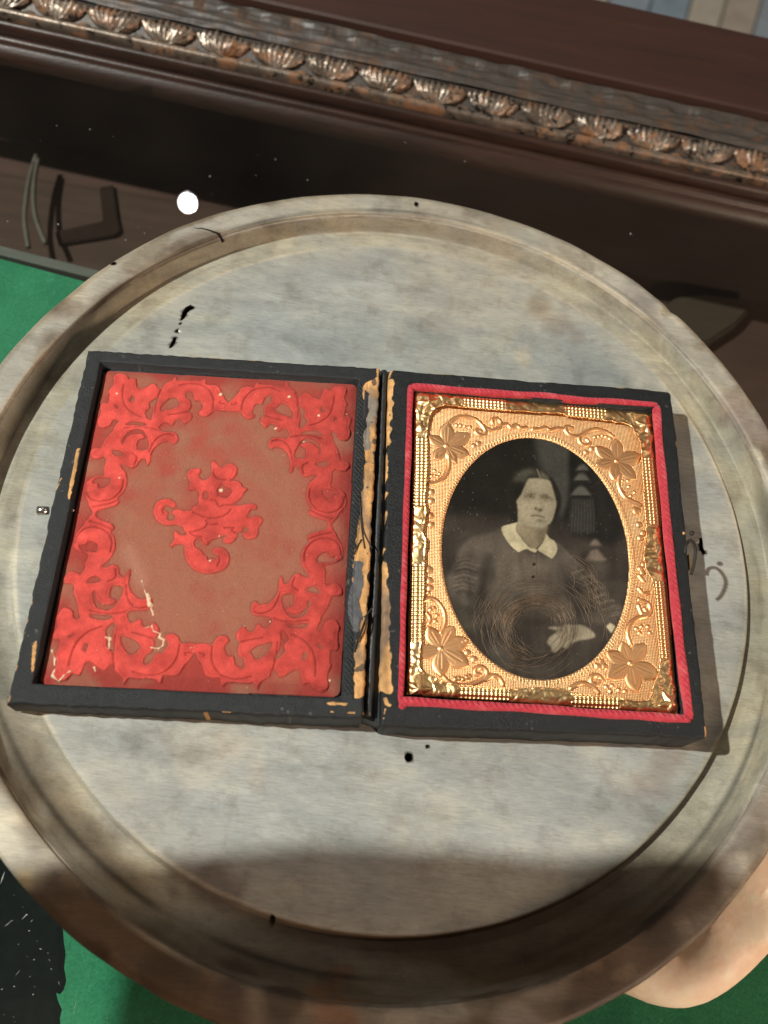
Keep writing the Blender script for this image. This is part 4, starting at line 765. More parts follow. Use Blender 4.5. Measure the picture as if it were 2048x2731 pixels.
    put(f([(300, 1240), (440, 1180), (520, 1400), (420, 1560), (330, 1480)]), lin(50, 42, 36), 12, .5); put(f([(1120, 1240), (1220, 1200), (1330, 1480), (1220, 1500)]), lin(44, 36, 31), 9, .6)
    # hair, face and collar
    kz = lambda L: [(573.2 + .3409 * x, 241.3 + .3409 * y) for x, y in L]
    def soft(L, c, sg, a, clip=None):
        nonlocal img
        w = blur(sm(kz(L), 3).astype(float), sg) * a
        if clip is not None: w = w * clip
        img = img * (1 - w[..., None]) + w[..., None] * np.asarray(c)
    def kline(L, w_, c, a=1., sg=.7): line(kz(L), w_, c, a, sg)
    soft([(830, 70), (640, 60), (480, 85), (330, 150), (240, 260), (150, 400), (105, 600), (85, 800), (100, 1000), (170, 1190), (240, 1360), (420, 1400), (700, 1300), (1050, 1420), (1240, 1230), (1350, 1060), (1390, 850), (1350, 620), (1260, 430), (1140, 280), (1000, 150)], lin(31, 28, 23), 1.8, 1)
    soft([(780, 110), (560, 105), (400, 170), (290, 290), (250, 380), (330, 420), (450, 380), (540, 450), (600, 320), (740, 290), (830, 290)], lin(72, 69, 57), 4, .8)
    soft([(680, 120), (520, 150), (400, 230), (520, 240), (700, 200)], lin(86, 82, 68), 3, .5)
    soft([(590, 260), (760, 230), (830, 270), (700, 310), (600, 330)], lin(44, 40, 33), 2.5, .8)
    soft([(250, 420), (430, 400), (470, 560), (400, 760), (240, 760), (170, 560)], lin(26, 23, 19), 4, .7)
    soft([(870, 130), (960, 170), (1060, 240), (1100, 330), (1040, 340), (920, 320), (880, 230)], lin(104, 98, 80), 3, .75)
    kline([(815, 100), (850, 190), (875, 260), (900, 335)], 4, lin(132, 124, 103), .9, .9)
    for L in [[(700, 140), (480, 190), (340, 300)], [(760, 180), (560, 230), (430, 340)], [(1150, 400), (1230, 560), (1270, 740)], [(1240, 420), (1310, 600), (1340, 800)]]: kline(L, 2.2, lin(64, 60, 50), .35, 1.2)
    kline([(1260, 440), (1310, 500), (1350, 570)], 2.5, lin(80, 75, 62), .5, 1)
    soft([(370, 1330), (318, 1450), (332, 1560), (400, 1650), (500, 1790), (640, 1930), (760, 1975), (830, 1930), (960, 1760), (1025, 1600), (1035, 1400), (700, 1300)], lin(136, 122, 97), 1.6, 1)
    soft([(800, 1560), (1040, 1480), (1030, 1620), (960, 1770), (850, 1920), (820, 1760)], lin(100, 89, 70), 5, .8)
    soft([(420, 1660), (520, 1790), (650, 1920), (600, 1920), (470, 1780)], lin(104, 92, 72), 3, .6)
    FACE = [(620, 328), (740, 316), (900, 328), (1080, 358), (1140, 430), (1190, 600), (1240, 780), (1265, 930), (1235, 1080), (1195, 1230), (1150, 1340), (1060, 1425), (950, 1490), (800, 1488), (640, 1450), (500, 1430), (385, 1400), (372, 1250), (368, 1080), (350, 930), (338, 845), (430, 720), (485, 600), (540, 480), (580, 380)]
    face = sm(kz(FACE), 3); soft(FACE, lin(151, 139, 115), 1.3, 1); fm = blur(face, 2)
    soft([(620, 380), (900, 380), (1080, 450), (1100, 620), (850, 660), (600, 620)], lin(150, 137, 112), 9, .7, fm)
    soft([(1080, 370), (1180, 520), (1260, 900), (1200, 1230), (1080, 1420), (1120, 1000), (1120, 640)], lin(116, 103, 83), 8, .85, fm)
    soft([(440, 880), (640, 860), (700, 1100), (560, 1240), (420, 1180)], lin(158, 143, 116), 8, .75, fm)
    soft([(940, 900), (1120, 900), (1140, 1080), (1020, 1140)], lin(154, 140, 117), 7, .7, fm)
    soft([(370, 1150), (470, 1300), (700, 1420), (560, 1480), (370, 1420)], lin(126, 112, 88), 6, .6, fm)
    soft([(470, 1420), (700, 1470), (900, 1500), (1060, 1420), (1040, 1530), (860, 1570), (620, 1530)], lin(106, 94, 75), 5, .8)
    soft([(740, 700), (840, 690), (860, 900), (800, 980), (740, 960), (770, 820)], lin(152, 139, 115), 4, .6, fm)
    soft([(860, 760), (900, 800), (960, 980), (980, 1060), (930, 1080), (900, 940)], lin(112, 99, 79), 3.5, .8, fm)
    soft([(470, 690), (620, 650), (780, 660), (790, 790), (700, 830), (560, 810)], lin(118, 104, 82), 5, .75, fm)
    soft([(880, 690), (1010, 680), (1130, 750), (1200, 850), (1080, 880), (950, 850)], lin(112, 99, 78), 5, .8, fm)
    dkb = lin(70, 60, 43)
    kline([(500, 762), (560, 728), (630, 700), (690, 688)], 4.2, dkb, .6, 1.3); kline([(640, 700), (700, 685), (770, 692)], 6.5, dkb, .65, 1.6)
    kline([(905, 738), (960, 712), (1040, 715)], 7.5, dkb, .72, 1.6); kline([(1020, 715), (1090, 765), (1180, 832)], 5, dkb, .7, 1.3)
    soft([(585, 735), (650, 715), (720, 735), (700, 785), (620, 785)], lin(128, 116, 94), 1.3, .8); soft([(960, 775), (1010, 752), (1090, 790), (1060, 822), (980, 812)], lin(126, 114, 92), 1.3, .8)
    for q in [(668, 752), (1028, 786)]:
        z = kz([q])[0]; put(np.hypot(X - z[0], Y - z[1]) < 9.5, lin(62, 54, 40), 1.0, .85)
    for q in [(735, 762), (938, 772)]:
        z = kz([q])[0]; put(np.hypot((X - z[0]) / 1.3, Y - z[1]) < 9, lin(72, 62, 45), 1.6, .7)
    kline([(600, 742), (650, 716), (725, 735)], 3.2, lin(62, 53, 39), .75, .9); kline([(950, 768), (1010, 744), (1100, 790)], 3.2, lin(62, 53, 39), .75, .9)
    kline([(590, 800), (660, 815), (730, 795)], 2.6, lin(112, 99, 78), .6, 1.2); kline([(950, 830), (1040, 850), (1120, 840)], 2.6, lin(108, 95, 75), .6, 1.2)
    soft([(740, 1010), (790, 985), (850, 1040), (900, 1020), (960, 1040), (940, 1090), (870, 1110), (790, 1070)], lin(100, 86, 66), 2.5, .75, fm)
    for q, r_ in [((788, 1030), 9), ((890, 1062), 11)]:
        z = kz([q])[0]; put(np.hypot((X - z[0]) / 1.3, Y - z[1]) < r_, lin(66, 54, 40), 1.3, .85)
    soft([(700, 1150), (840, 1160), (980, 1210), (940, 1240), (800, 1200), (690, 1205)], lin(118, 103, 82), 2, .7, fm)
    kline([(668, 1206), (740, 1196), (830, 1203), (920, 1220), (1000, 1252)], 4.4, lin(80, 66, 50), .85, 1.1)
    soft([(740, 1235), (880, 1240), (990, 1275), (900, 1292), (780, 1270)], lin(160, 146, 121), 1.8, .7, fm); soft([(780, 1300), (900, 1295), (1000, 1320), (960, 1355), (840, 1350)], lin(90, 79, 60), 2.6, .85, fm)
    z = kz([(520, 1440)])[0]; put(np.hypot(X - z[0], Y - z[1]) < 7, lin(98, 84, 64), 1.5, .7)
    wc = lin(180, 166, 134)
    soft([(345, 1362), (180, 1400), (0, 1448), (-25, 1520), (0, 1600), (60, 1710), (180, 1885), (370, 2052), (440, 2030), (520, 1992), (600, 1990), (690, 2040), (770, 2062), (822, 2010), (760, 1970), (640, 1940), (560, 1870), (400, 1660), (330, 1560), (318, 1450)], wc, .9, 1)
    soft([(1022, 1620), (1090, 1705), (1150, 1755), (1222, 1795), (1282, 1900), (1284, 2030), (1232, 2135), (1160, 2205), (1100, 2170), (980, 2100), (832, 2002), (870, 1940), (965, 1800)], wc, .9, 1)
    kline([(335, 1560), (400, 1655), (500, 1790), (640, 1935), (760, 1972)], 2.2, lin(108, 95, 74), .7, .9); kline([(1015, 1640), (960, 1780), (870, 1930)], 2.5, lin(88, 76, 58), .8, 1.1)
    soft([(100, 1560), (260, 1560), (330, 1760), (250, 1840), (120, 1700)], lin(166, 152, 121), 4, .6)
    kline([(250, 1925), (400, 1925), (520, 1900)], 1.8, lin(150, 134, 106), .6, 1)
    # hand and cuff
    hc = lin(142, 129, 108)
    put(sm([(948, 1545), (1035, 1540), (1110, 1525), (1210, 1530), (1290, 1575), (1320, 1620), (1262, 1642), (1190, 1652), (1125, 1680), (1092, 1722), (1050, 1702), (1004, 1746), (972, 1738), (962, 1702), (934, 1672), (958, 1622), (1020, 1580), (955, 1560)]), hc, 1.6)
    for L in [[(962, 1690), (1010, 1640), (1060, 1610)], [(985, 1735), (1040, 1670), (1090, 1630)], [(1045, 1705), (1080, 1660), (1120, 1640)], [(955, 1560), (1010, 1572), (1060, 1570)]]: line(L, 2.4, lin(72, 64, 54), .75)
    put(f([(1405, 1540), (1440, 1512), (1482, 1540), (1450, 1595)]), lin(176, 160, 132), 1.2)
    for k in range(330):
        x0, y0 = r.uniform(80, 1580), r.uniform(60, 1900); w = (1. if (x0 < 900 and y0 < 1000) else .55) * r.uniform(.15, .8)
        i, j = int(y0 / st), int(x0 / st); img[i, j] += w * np.array((.42, .40, .35))
        if k % 4 == 0 and i + 1 < ny and j + 1 < nx: img[i + 1, j + (k % 3 > 0)] += w * np.array((.3, .29, .26))
    fold = noise(S, 5, 303, 22) * .10 + noise(S, 16, 304, 8) * .12; img = img * (1 + fold * np.clip((Y - 760) / 200, 0, 1))[..., None]
    img *= (1 + .06 * noise(S, 1.2, 300) + .07 * noise(S, 10, 301) + .05 * noise(S, 30, 302))[..., None]
    img = img * np.array((.97, 1.0, 1.05)); return np.clip(img, .004, 1) * .95
build_packet()
def hair_lock():
    r = np.random.default_rng(21); V = []; Fq = []; z0 = MAT_D + .018
    def strand(Z, rad):
        p = smooth_line(np.array(Z), 2); P = rgt.world(np.stack([1160 + p[:, 0] * .3255, 1420 + p[:, 1] * .3255], 1), z0); P[:, 2] += .006 + .02 * np.sin(np.linspace(0, 3.1, len(P))) * r.random()
        n0 = len(V)
        for i, q in enumerate(P):
            t = P[min(i + 1, len(P) - 1)] - P[max(i - 1, 0)]; t /= np.linalg.norm(t) + 1e-9; sd = np.array([-t[1], t[0], 0]); rr = rad * (1 if 0 < i < len(P) - 1 else .3)
            V.extend([q + sd * rr, q - sd * rr, q + [0, 0, rr * 1.5]])
            if i:
                a_ = n0 + 3 * i; b_ = a_ - 3; Fq.extend([(b_, b_ + 2, a_ + 2, a_), (b_ + 2, b_ + 1, a_ + 1, a_ + 2), (b_ + 1, b_, a_, a_ + 1)])
    for k in range(230):
        w = r.random(); rr = 205 + 210 * w * r.random() + r.normal(0, 22); cx, cy = 830 + r.normal(0, 22), 790 + r.normal(0, 22)
        a0 = r.uniform(math.radians(95), math.radians(330)) if k % 5 else r.uniform(0, 6.28); da = r.uniform(.5, 1.7); el = r.uniform(.92, 1.12); dr = r.normal(0, 22)
        t = np.linspace(a0, a0 + da, 9); R_ = rr + dr * np.linspace(-1, 1, 9); strand(np.stack([cx + R_ * np.cos(t) * 1.05, cy + R_ * el * np.sin(t)], 1), r.uniform(.0015, .0030))
    for k in range(34):                             # looser outer hairs, down the right and the left
        x, y = r.uniform(980, 1250), r.uniform(150, 520); L = r.uniform(180, 420); c_ = r.uniform(-.1, .35)
        strand([(x, y), (x + L * (.28 + c_), y + L * .3), (x + L * (.45 + c_), y + L * .65), (x + L * (.5 + c_ * .6), y + L)], r.uniform(.002, .0036))
    for k in range(26):
        x, y = r.uniform(300, 560), r.uniform(420, 640); L = r.uniform(150, 330)
        strand([(x + L * .4, y), (x + L * .15, y + L * .3), (x, y + L * .65), (x + L * .12, y + L)], r.uniform(.002, .0034))
    o = mesh_np('hair_lock', V, Fq, HAIR, None); tag(o, 'coiled lock of fine brown hair lying on the oval portrait glass', 'hair')
HAIR = m_plain('fine_hair', (.24, .165, .105), .32, 0, 0, 260, .55)
hair_lock()
# ================================================================== the glass-topped display table underneath
TH = math.radians(-4.6); fd = np.array([math.cos(TH), math.sin(TH)]); fn = np.array([-fd[1], fd[0]])
table = empty('display_table', (0, 10, GZ), 'dark wooden display table with glass top, green felt inside and carved edge', 'display table')
gb = bmesh.new(); box(gb, -38, 44, -30, 19.5, GZ - .5, GZ); glass = bm_obj('glass_top', gb, GLASS, table)
def at(px, z):
    p = back(np.array(px, float), z); return np.array([p[:2] @ fd, p[:2] @ fn])
def extrude(name, prof, mat, s0=-34, s1=38, n=1, parent=table, smooth=False):
    prof = np.array(prof, float); V = []; Fq = []; N = len(prof)
    for k in range(n + 1):
        s = s0 + (s1 - s0) * k / n
        for t, z in prof: V.append((*(fd * s + fn * t), z))
    for k in range(n):
        for i in range(N - 1): Fq.append((k * N + i, (k + 1) * N + i, (k + 1) * N + i + 1, k * N + i + 1))
    return mesh_np(name, V, Fq, mat, parent, smooth=smooth)
t1 = at((1024, 321), GZ + .35)[1]; t2 = at((1024, 278), GZ + .75)[1]; t3 = at((1024, 246), GZ + 1.0)[1]; t4 = at((1024, 186), GZ + 1.35)[1]; t5 = at((1024, 96), GZ + 1.75)[1]; t6 = at((1750, 40), GZ + 1.75)[1]
ring = lambda t, z, r, a0, a1, n=6: [(t + r * math.cos(math.radians(a0 + (a1 - a0) * k / n)), z + r * math.sin(math.radians(a0 + (a1 - a0) * k / n))) for k in range(n + 1)]
extrude('inner_bead', [(t1 - .45, GZ - .6), (t1 - .45, GZ + .08), (t1 - .2, GZ + .1)] + ring(t1, GZ + .2, .16, 170, 10) + [(t1 + .22, GZ + .18), (t2 - .28, GZ + .36)] + ring(t2 - .05, GZ + .62, .15, 180, 10) + [(t2 + .14, GZ + .55), (t2 + .2, GZ + .2)], FRAMEWOOD, smooth=True)
extrude('gilt_bead', [(t3 - .25, GZ + .3)] + ring(t3, GZ + .85, .16, 200, -10) + [(t3 + .2, GZ + .4)], CARVED, n=40, smooth=True)
extrude('carved_ground', [(t3 + .1, GZ + .5), (t3 + .15, GZ + .78), (t4 - .1, GZ + 1.12), (t4 + .02, GZ + 1.3), (t4 + .12, GZ + 1.3)], GREYWOOD)
def strip():
    ns, nt = 700, 26; s = np.linspace(-30, 34, ns); t = np.linspace(t4 + .1, t5, nt); Sg, Tg = np.meshgrid(s, t)
    z = GZ + 1.36 + (Tg - t4) / (t5 - t4) * .35 + noise((nt, ns), 9, 400, 1.0) * .022 + noise((nt, ns), 3, 401, 1) * .016 + .1 * np.exp(-((Tg - t4 - .3) / .12) ** 2)
    tf = np.clip((Tg - (t4 + .55 * (t5 - t4))) / .2, 0, 1) * np.clip((t5 - Tg) / .25, 0, 1); z += tf * .05 * np.sign(np.sin(Sg * 3.6)) * (np.abs(np.sin(Sg * 3.6)) > .35)
    P = np.stack([Sg * fd[0] + Tg * fn[0], Sg * fd[1] + Tg * fn[1], z], -1)
    relief('carved_border', P[::-1], np.ones((nt - 1, ns - 1), bool), GREYWOOD, table)
strip()
extrude('outer_rail', [(t5 - .12, GZ + 1.2), (t5 + .05, GZ + 1.2), (t5 + .1, GZ + 1.95), (t5 + .22, GZ + 2.02), (t6 - .2, GZ + 1.95), (t6 - .03, GZ + 1.8), (t6, GZ + 1.6), (t6, GZ - 14)], REDWOOD)
# repeated carved shells along the moulding
def shell_mesh(sd=0):
    rs = np.random.default_rng(sd); bl = 1 + .35 * rs.standard_normal(9); sh_ = rs.uniform(-.06, .06);
    w = 1.6; L = math.hypot(t4 - t3, .55) * 1.02; nu, nv = 41, 19; V = []; Fq = []
    for j in range(nv):
        v = j / (nv - 1)
        for i in range(nu):
            u = -1 + 2 * i / (nu - 1); lim = math.sqrt(max(0, 1 - (1 - v) ** 2.4)); x = u * w / 2 * max(lim, .03)
            rib = abs(math.cos((u + sh_) * 4.5 * math.pi)) * (1 - .3 * (bl[int((u + 1) / 2 * 8.99)] - .6)); fan = .12 + .88 * v ** 1.4
            y = L * (.06 + .94 * v) * (1 - .20 * (1 - rib) * max(0, v - .45) / .55) - .10 * L * abs(u) ** 2 * v
            z = .03 + .20 * math.sqrt(max(0, 1 - u * u)) * math.sin(math.pi * min(1, .18 + v * .72)) + .085 * (rib - .6) * fan * (1 - abs(u) ** 3) - .10 * max(0, v - .85) / .15
            V.append((x, y, max(z, -.04)))
    V = np.array(V); V[:, 2] += noise((nv, nu), 3, 500 + sd).ravel() * .026; V[:, :2] += rs.normal(0, .014, (len(V), 2))
    for j in range(nv - 1):
        for i in range(nu - 1): Fq.append((j * nu + i, j * nu + i + 1, (j + 1) * nu + i + 1, (j + 1) * nu + i))
    return V, Fq
tilt = math.atan2(.55, t4 - t3); ct_, st_ = math.cos(tilt), math.sin(tilt); shells = []
for sd in range(5):
    sv, sf = shell_mesh(sd); sv = np.stack([sv[:, 0], sv[:, 1] * ct_ - sv[:, 2] * st_, sv[:, 1] * st_ + sv[:, 2] * ct_], 1)
    first = mesh_np('carved_shell', sv, sf, CARVED, None); shells.append(first.data); bpy.data.objects.remove(first)
ref = at((740 * .6172, 75), GZ + 1.0)[0]; ref2 = at((975 * .6172, 105), GZ + 1.0)[0]; pitch = (ref2 - ref)
for k in range(-9, 15):
    s = ref + k * pitch; p = fd * s + fn * (t3 + .12)
    o = bpy.data.objects.new('carved_shell', shells[(k * 7) % 5]); C.objects.link(o); o.parent = table
    o.location = Vector((p[0] * U, p[1] * U, (GZ + .80) * U)) - table.location; o.rotation_euler = (0, 0, TH); o.scale = (pitch / 1.60, 1, 1)
    # small boss between two shells
    q = fd * (s + pitch / 2) + fn * (t3 + .22)
    if k == -9:
        bm = bmesh.new(); bmesh.ops.create_uvsphere(bm, u_segments=10, v_segments=6, radius=.15); bmesh.ops.scale(bm, vec=(1.7, 1, .7), verts=bm.verts); bo = bm_obj('carved_boss', bm, CARVED, None, True); boss_me = bo.data; bpy.data.objects.remove(bo)
    b_ = bpy.data.objects.new('carved_boss', boss_me); C.objects.link(b_); b_.parent = table; b_.location = Vector((q[0] * U, q[1] * U, (GZ + .84) * U)) - table.location; b_.rotation_euler = (0, 0, TH)
# inside the table: felt-covered board, dark well beyond it
FZ = GZ - 1.1
fe = back(np.array([(-300, 612), (0, 690), (370, 790), (1300, 1010), (2300, 1260)], float), FZ)
torn = [(168, 2480), (170, 2510), (175, 2545), (171, 2580), (177, 2615), (170, 2640), (160, 2652), (150, 2648), (154, 2668), (165, 2692), (160, 2715), (162, 2760), (150, 2860)]
tp = back(np.array([(-420, 1500), (-250, 1900), (-60, 2160), (90, 2340), (150, 2430)] + torn, float), FZ)
rp = [(24, -28), (tp[-1][0], -28)]
poly = [tuple(p[:2]) for p in fe] + rp + [tuple(p[:2]) for p in tp[::-1]] + [(-22, 9.5)]
bm = bmesh.new(); prism(poly, FZ - .12, FZ, bm); bm_obj('green_felt', bm, FELT, table)
bb = [tuple(p[:2] + np.array([0, -.06])) for p in back(np.array([(-400, 590), (2400, 1290)], float), FZ)]
bm = bmesh.new(); prism([bb[0], bb[1], (30, -30), (-26, -30)], FZ - .7, FZ - .14, bm); bm_obj('felt_board', bm, m_plain('black_board', (.006, .010, .010), .95, spec=.06), table)
g1 = back(np.array([(-400, 560), (2400, 1262)], float), FZ); g0 = back(np.array([(-400, 584), (2400, 1286)], float), FZ)
bm = bmesh.new(); prism([tuple(g0[0][:2]), tuple(g0[1][:2]), tuple(g1[1][:2]), tuple(g1[0][:2])], FZ - .7, FZ + .1, bm); bm_obj('board_edge', bm, m_wood('grey_edge', (.07, .065, .058), (.13, .12, .105), .7), table)
WZ = GZ - 7.5
wb = at((300, 430), WZ)[1]
bm = bmesh.new(); box(bm, -38, 44, 2, 23, WZ - .5, WZ); bm_obj('well_floor', bm, m_wood('well_wood', (.042, .016, .009), (.070, .028, .018), .8, 18), table)
extrude('well_back', [(wb, WZ), (wb, GZ - .62)], m_wood('well_back_wood', (.026, .013, .010), (.045, .021, .016), .7, 18))
for xx in (-38.5, 44):
    bm = bmesh.new(); box(bm, xx, xx + .5, -30, 20, WZ, GZ - .5); bm_obj('well_side', bm, REDWOOD, table)
# dim things lying in the well under the glass
IRON = m_plain('iron', (.024, .012, .009), .95, 0, .3, spec=.1)
w_ = lambda L, z=WZ + .6: back(np.array(L, float), z)
o = bm_obj('iron_bracket', prism([tuple(p[:2]) for p in w_([(260, 482), (298, 474), (310, 560), (318, 600), (300, 612), (150, 636), (140, 600), (270, 572)])], WZ + .01, WZ + .22, None, .05), IRON)
tag(o, 'dark L-shaped iron bracket dimly seen under the glass', 'bracket')
wh = empty('pan_handle', tuple(w_((90, 540))), 'pale curved double wire handle under the glass beside the bracket', 'handle')
WIRE = m_plain('dull_wire', (.105, .08, .066), .6, .1)
for L in [[(97, 415), (80, 470), (70, 530), (66, 590), (76, 660)], [(102, 425), (92, 480), (90, 540), (98, 590), (122, 650)]]:
    tube('handle_wire', smooth_line(w_(L, WZ + 1.2), 5), .11, WIRE, wh, 8)
tb = wb; kv = ray((228, 420)); kt = (tb - CP[:2] @ fn) / (kv[:2] @ fn); kc = CP + kv * kt
bm = bmesh.new(); bmesh.ops.create_cone(bm, cap_ends=True, segments=28, radius1=.48, radius2=.60, depth=.6); bmesh.ops.bevel(bm, geom=bm.edges[:], offset=.1, segments=2, affect='EDGES')
bmesh.ops.rotate(bm, verts=bm.verts, matrix=Matrix.Rotation(math.radians(90), 3, 'X') , cent=(0, 0, 0)); bmesh.ops.rotate(bm, verts=bm.verts, matrix=Matrix.Rotation(TH, 3, 'Z'), cent=(0, 0, 0)); bmesh.ops.translate(bm, verts=bm.verts, vec=(kc[0] - fn[0] * .3, kc[1] - fn[1] * .3, kc[2]))
bm_obj('wall_knob', bm, m_plain('verdigris', (.060, .060, .045), .6), table)
bp = w_([(1740, 838), (1800, 800), (1870, 792), (2010, 812), (1960, 872), (1880, 925), (1800, 905)], WZ + .5)
tag(bm_obj('wooden_block', prism([tuple(p[:2]) for p in bp], WZ + .01, WZ + .8, None, .12), m_wood('block_wood', (.030, .016, .008), (.048, .026, .013), .8), None), 'brown wooden block under the glass right of the tray', 'block')
# dust and scratches on the glass
def dust():
    bm = bmesh.new(); r = random.Random(8)
    def flake(x, y, L, w, a):
        p = back((x, y), GZ + .012); d = Vector((math.cos(a), math.sin(a), 0)); n_ = Vector((-d.y, d.x, 0)); b = Vector(p)
        v = [bm.verts.new(b + d * L), bm.verts.new(b + n_ * w), bm.verts.new(b - d * L), bm.verts.new(b - n_ * w), bm.verts.new(b + Vector((0, 0, w)))]
        for i in range(4): bm.faces.new((v[i], v[(i + 1) % 4], v[4]))
    k = .3376
    for x, y, L, w, a in [(195, 605, .12, .016, .95), (210, 592, .035, .03, .4), (250, 640, .05, .01, 1), (60, 665, .12, .012, .8), (90, 640, .06, .01, .5), (320, 862, .045, .018, 0), (378, 893, .02, .014, 1), (268, 946, .03, .02, .6), (404, 1020, .025, .016, .3), (465, 1130, .06, .01, 2), (262, 1220, .03, .02, .8), (592, 1320, .30, .009, 1.57), (140, 1050, .12, .006, 1.1), (390, 950, .05, .008, 2.3), (230, 718, .035, .02, 0), (145, 825, .02, .014, 0), (112, 1158, .03, .02, 0), (20, 300, .2, .03, 1.5), (15, 1180, .03, .02, .4), (848, 1408, .03, .014, 0)]:
        flake(x * k, 2240 + y * k, L * .8, w * .6, a)
    for i in range(9): flake(r.uniform(0, 160), r.uniform(2380, 2725), r.uniform(.006, .014), r.uniform(.004, .008), r.uniform(0, 3))
    for x, y in [(1682, 624), (1475, 150), (560, 470), (385, 622), (335, 640), (240, 345), (152, 335), (735, 425), (1965, 480), (20, 590), (155, 598), (820, 480), (1240, 430), (1080, 380)]: flake(x, y, r.uniform(.02, .05), r.uniform(.02, .03), r.uniform(0, 3))
    for i in range(22): flake(r.uniform(0, 700), r.uniform(330, 700), r.uniform(.006, .016), .008, r.uniform(0, 3))
    o = bm_obj('dust', bm, m_plain('lint', (.42, .43, .42), .7)); tag(o, None, None, None, 'stuff')
dust()
# pale floor far below, beyond the table's edge
flo = link('floor', bpy.data.meshes.new('floor'), None); flo['kind'] = 'structure'
FL = -82.0
bm = bmesh.new(); box(bm, -160, 260, -200, 420, FL - 3, FL - 1.0); bmesh.ops.scale(bm, vec=(U, U, U), verts=bm.verts); bm.to_mesh(flo.data); bm.free(); flo.data.materials.append(m_plain('floor_gap', (.05, .06, .07), .8))
pxs = [-900, 900, 1400, 1500, 1620, 1736, 1842, 1935, 2030, 2130, 2260, 2500, 2900, 3600]; cs = [(.5, .45, .38), (.34, .4, .46), (.6, .54, .45), (.62, .56, .47), (.40, .47, .55), (.36, .45, .54), (.66, .60, .50), (.60, .52, .43), (.42, .48, .54), (.62, .54, .44), (.5, .5, .48), (.6, .52, .42), (.42, .48, .54)]
for a, b_, c_ in zip(pxs[:-1], pxs[1:], cs):
    q = back(np.array([(a + 3, 10), (b_ - 3, 10), (b_ + 120 - 3, -420), (a + 120 + 3, -420)], float), FL); d0 = (q[0] - q[3]); 
    q2 = [tuple((q[3] - d0 * .6)[:2]), tuple((q[2] - (q[1] - q[2]) * .6)[:2]), tuple((q[1] + (q[1] - q[2]) * .8)[:2]), tuple((q[0] + d0 * .8)[:2])]
    bm = bmesh.new(); prism(q2, FL - 1, FL, bm); bm_obj('floor_plank', bm, m_plain('painted_plank', c_, .6, 0, .1, 20, .15), flo)
# ================================================================== the photographer: a hand under the rim and an unseen arm shaped to cast the near shadow
person = empty('person', (11, -8.6, GZ), 'bare hand reaching in from the right to steady the tray from beneath', 'person')
def skinned(name, nodes, edges, mat, parent, sub=2, vox=.16):
    me = bpy.data.meshes.new(name); me.from_pydata([Vector(n[:3]) * U for n in nodes], edges, []); o = link(name, me, mat, parent)
    md = o.modifiers.new('skin', 'SKIN'); md.use_smooth_shade = True
    for v, n in zip(me.skin_vertices[0].data, nodes): r_ = n[3]; v.radius = (r_[0] * U, r_[1] * U) if isinstance(r_, tuple) else (r_ * U, r_ * U)
    me.skin_vertices[0].data[0].use_root = True
    o.modifiers.new('sub', 'SUBSURF').levels = sub; o.modifiers['sub'].render_levels = sub
    rm = o.modifiers.new('re', 'REMESH'); rm.mode = 'VOXEL'; rm.voxel_size = vox * U; rm.use_smooth_shade = True; sm_ = o.modifiers.new('sm', 'SMOOTH'); sm_.factor = .5; sm_.iterations = 14
    dg = bpy.context.evaluated_depsgraph_get(); m2 = bpy.data.meshes.new_from_object(o.evaluated_get(dg)); o.modifiers.clear(); old = o.data; o.data = m2; bpy.data.meshes.remove(old)
    if not m2.materials: m2.materials.append(mat)
    for f in m2.polygons: f.use_smooth = True
    return o
hz = GZ + 1.3
N = [(20.4, .1, hz + .2, 2.3), (16.6, -2.3, hz + .1, 2.25), (12.6, -4.9, hz, 2.3), (10.0, -6.5, hz, 2.1)]; E = [(0, 1), (1, 2), (2, 3)]
ax = np.array([-.86, -.51]); pv = np.array([-.51, .86])          # along the hand, across it
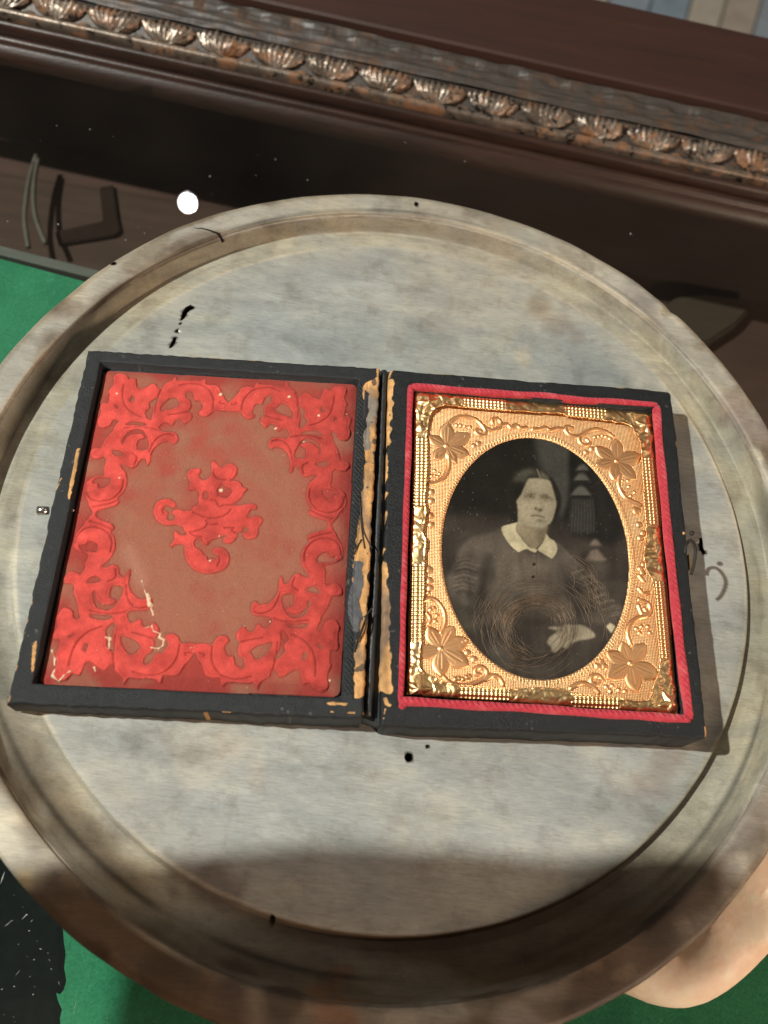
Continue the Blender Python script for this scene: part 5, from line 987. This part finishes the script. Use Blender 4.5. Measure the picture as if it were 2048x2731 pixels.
for k, (off, L, lead) in enumerate([(-2.25, 4.0, 3.0), (-.75, 5.0, 3.5), (.75, 5.2, 3.7), (2.2, 4.6, 3.6)]):
    p0 = np.array([10.0, -6.5]) + pv * off * .85 + ax * .8; p1 = np.array([10.0, -6.5]) + pv * off + ax * lead
    N.append((*p0, hz, 1.6 if k in (0, 3) else 1.5)); E.append((3, len(N) - 1))
    for f_, z_, r_ in ((0., -.1, .98), (.4, .0, .74), (.74, -.15, .64), (1., -.4, .46)):
        q = p1 + np.array([-.97, .24]) * L * f_; N.append((*q, hz - .1 + z_, r_)); E.append((len(N) - 2, len(N) - 1))
b0 = len(N); N += [(11.6, -3.2, hz - .1, 1.25), (9.6, -1.8, hz - .3, .95), (8.0, -1.3, hz - .5, .78), (7.0, -1.2, hz - .6, .55)]; E += [(2, b0), (b0, b0 + 1), (b0 + 1, b0 + 2), (b0 + 2, b0 + 3)]
skinned('hand', N, E, m_skin(), person)
az = 17.6; SLEEVE = m_plain('dark_sleeve', (.03, .03, .035), .9, 0, .4, 300)
ke = np.array(KEY); edge_ = []
for p_, z_ in [((1990, 2240), .68), ((1700, 2300), -.3), ((1500, 2290), 0), ((1300, 2270), 0), ((1100, 2265), 0), ((800, 2275), 0), ((480, 2302), -.1), ((290, 2350), -.1), ((112, 2395), .68)]:
    g_ = back(np.array(p_, float), z_); edge_.append(g_ + (ke - g_) * (az - g_[2]) / (ke[2] - g_[2]))
ap_ = smooth_line([e_ + np.array([0, -3.7, 0]) for e_ in edge_[:-1]] + [edge_[-1] + np.array([2.2, -3.4, 0]), edge_[-1] + np.array([2.6, -7.0, 1]), (-15.5, -21, az + 5), (-9, -34, az + 12)], 5)
ar_ = np.interp(np.arange(len(ap_)), [0, 1, 3, 40, 45, len(ap_) - 1], [2.9, 3.5, 3.7, 3.7, 3.7, 5.2]) * (1 + .012 * noise((len(ap_), 1), 1.5, 9)[:, 0])
tube('sleeved_arm', ap_, ar_, SLEEVE, person, 20, .75)
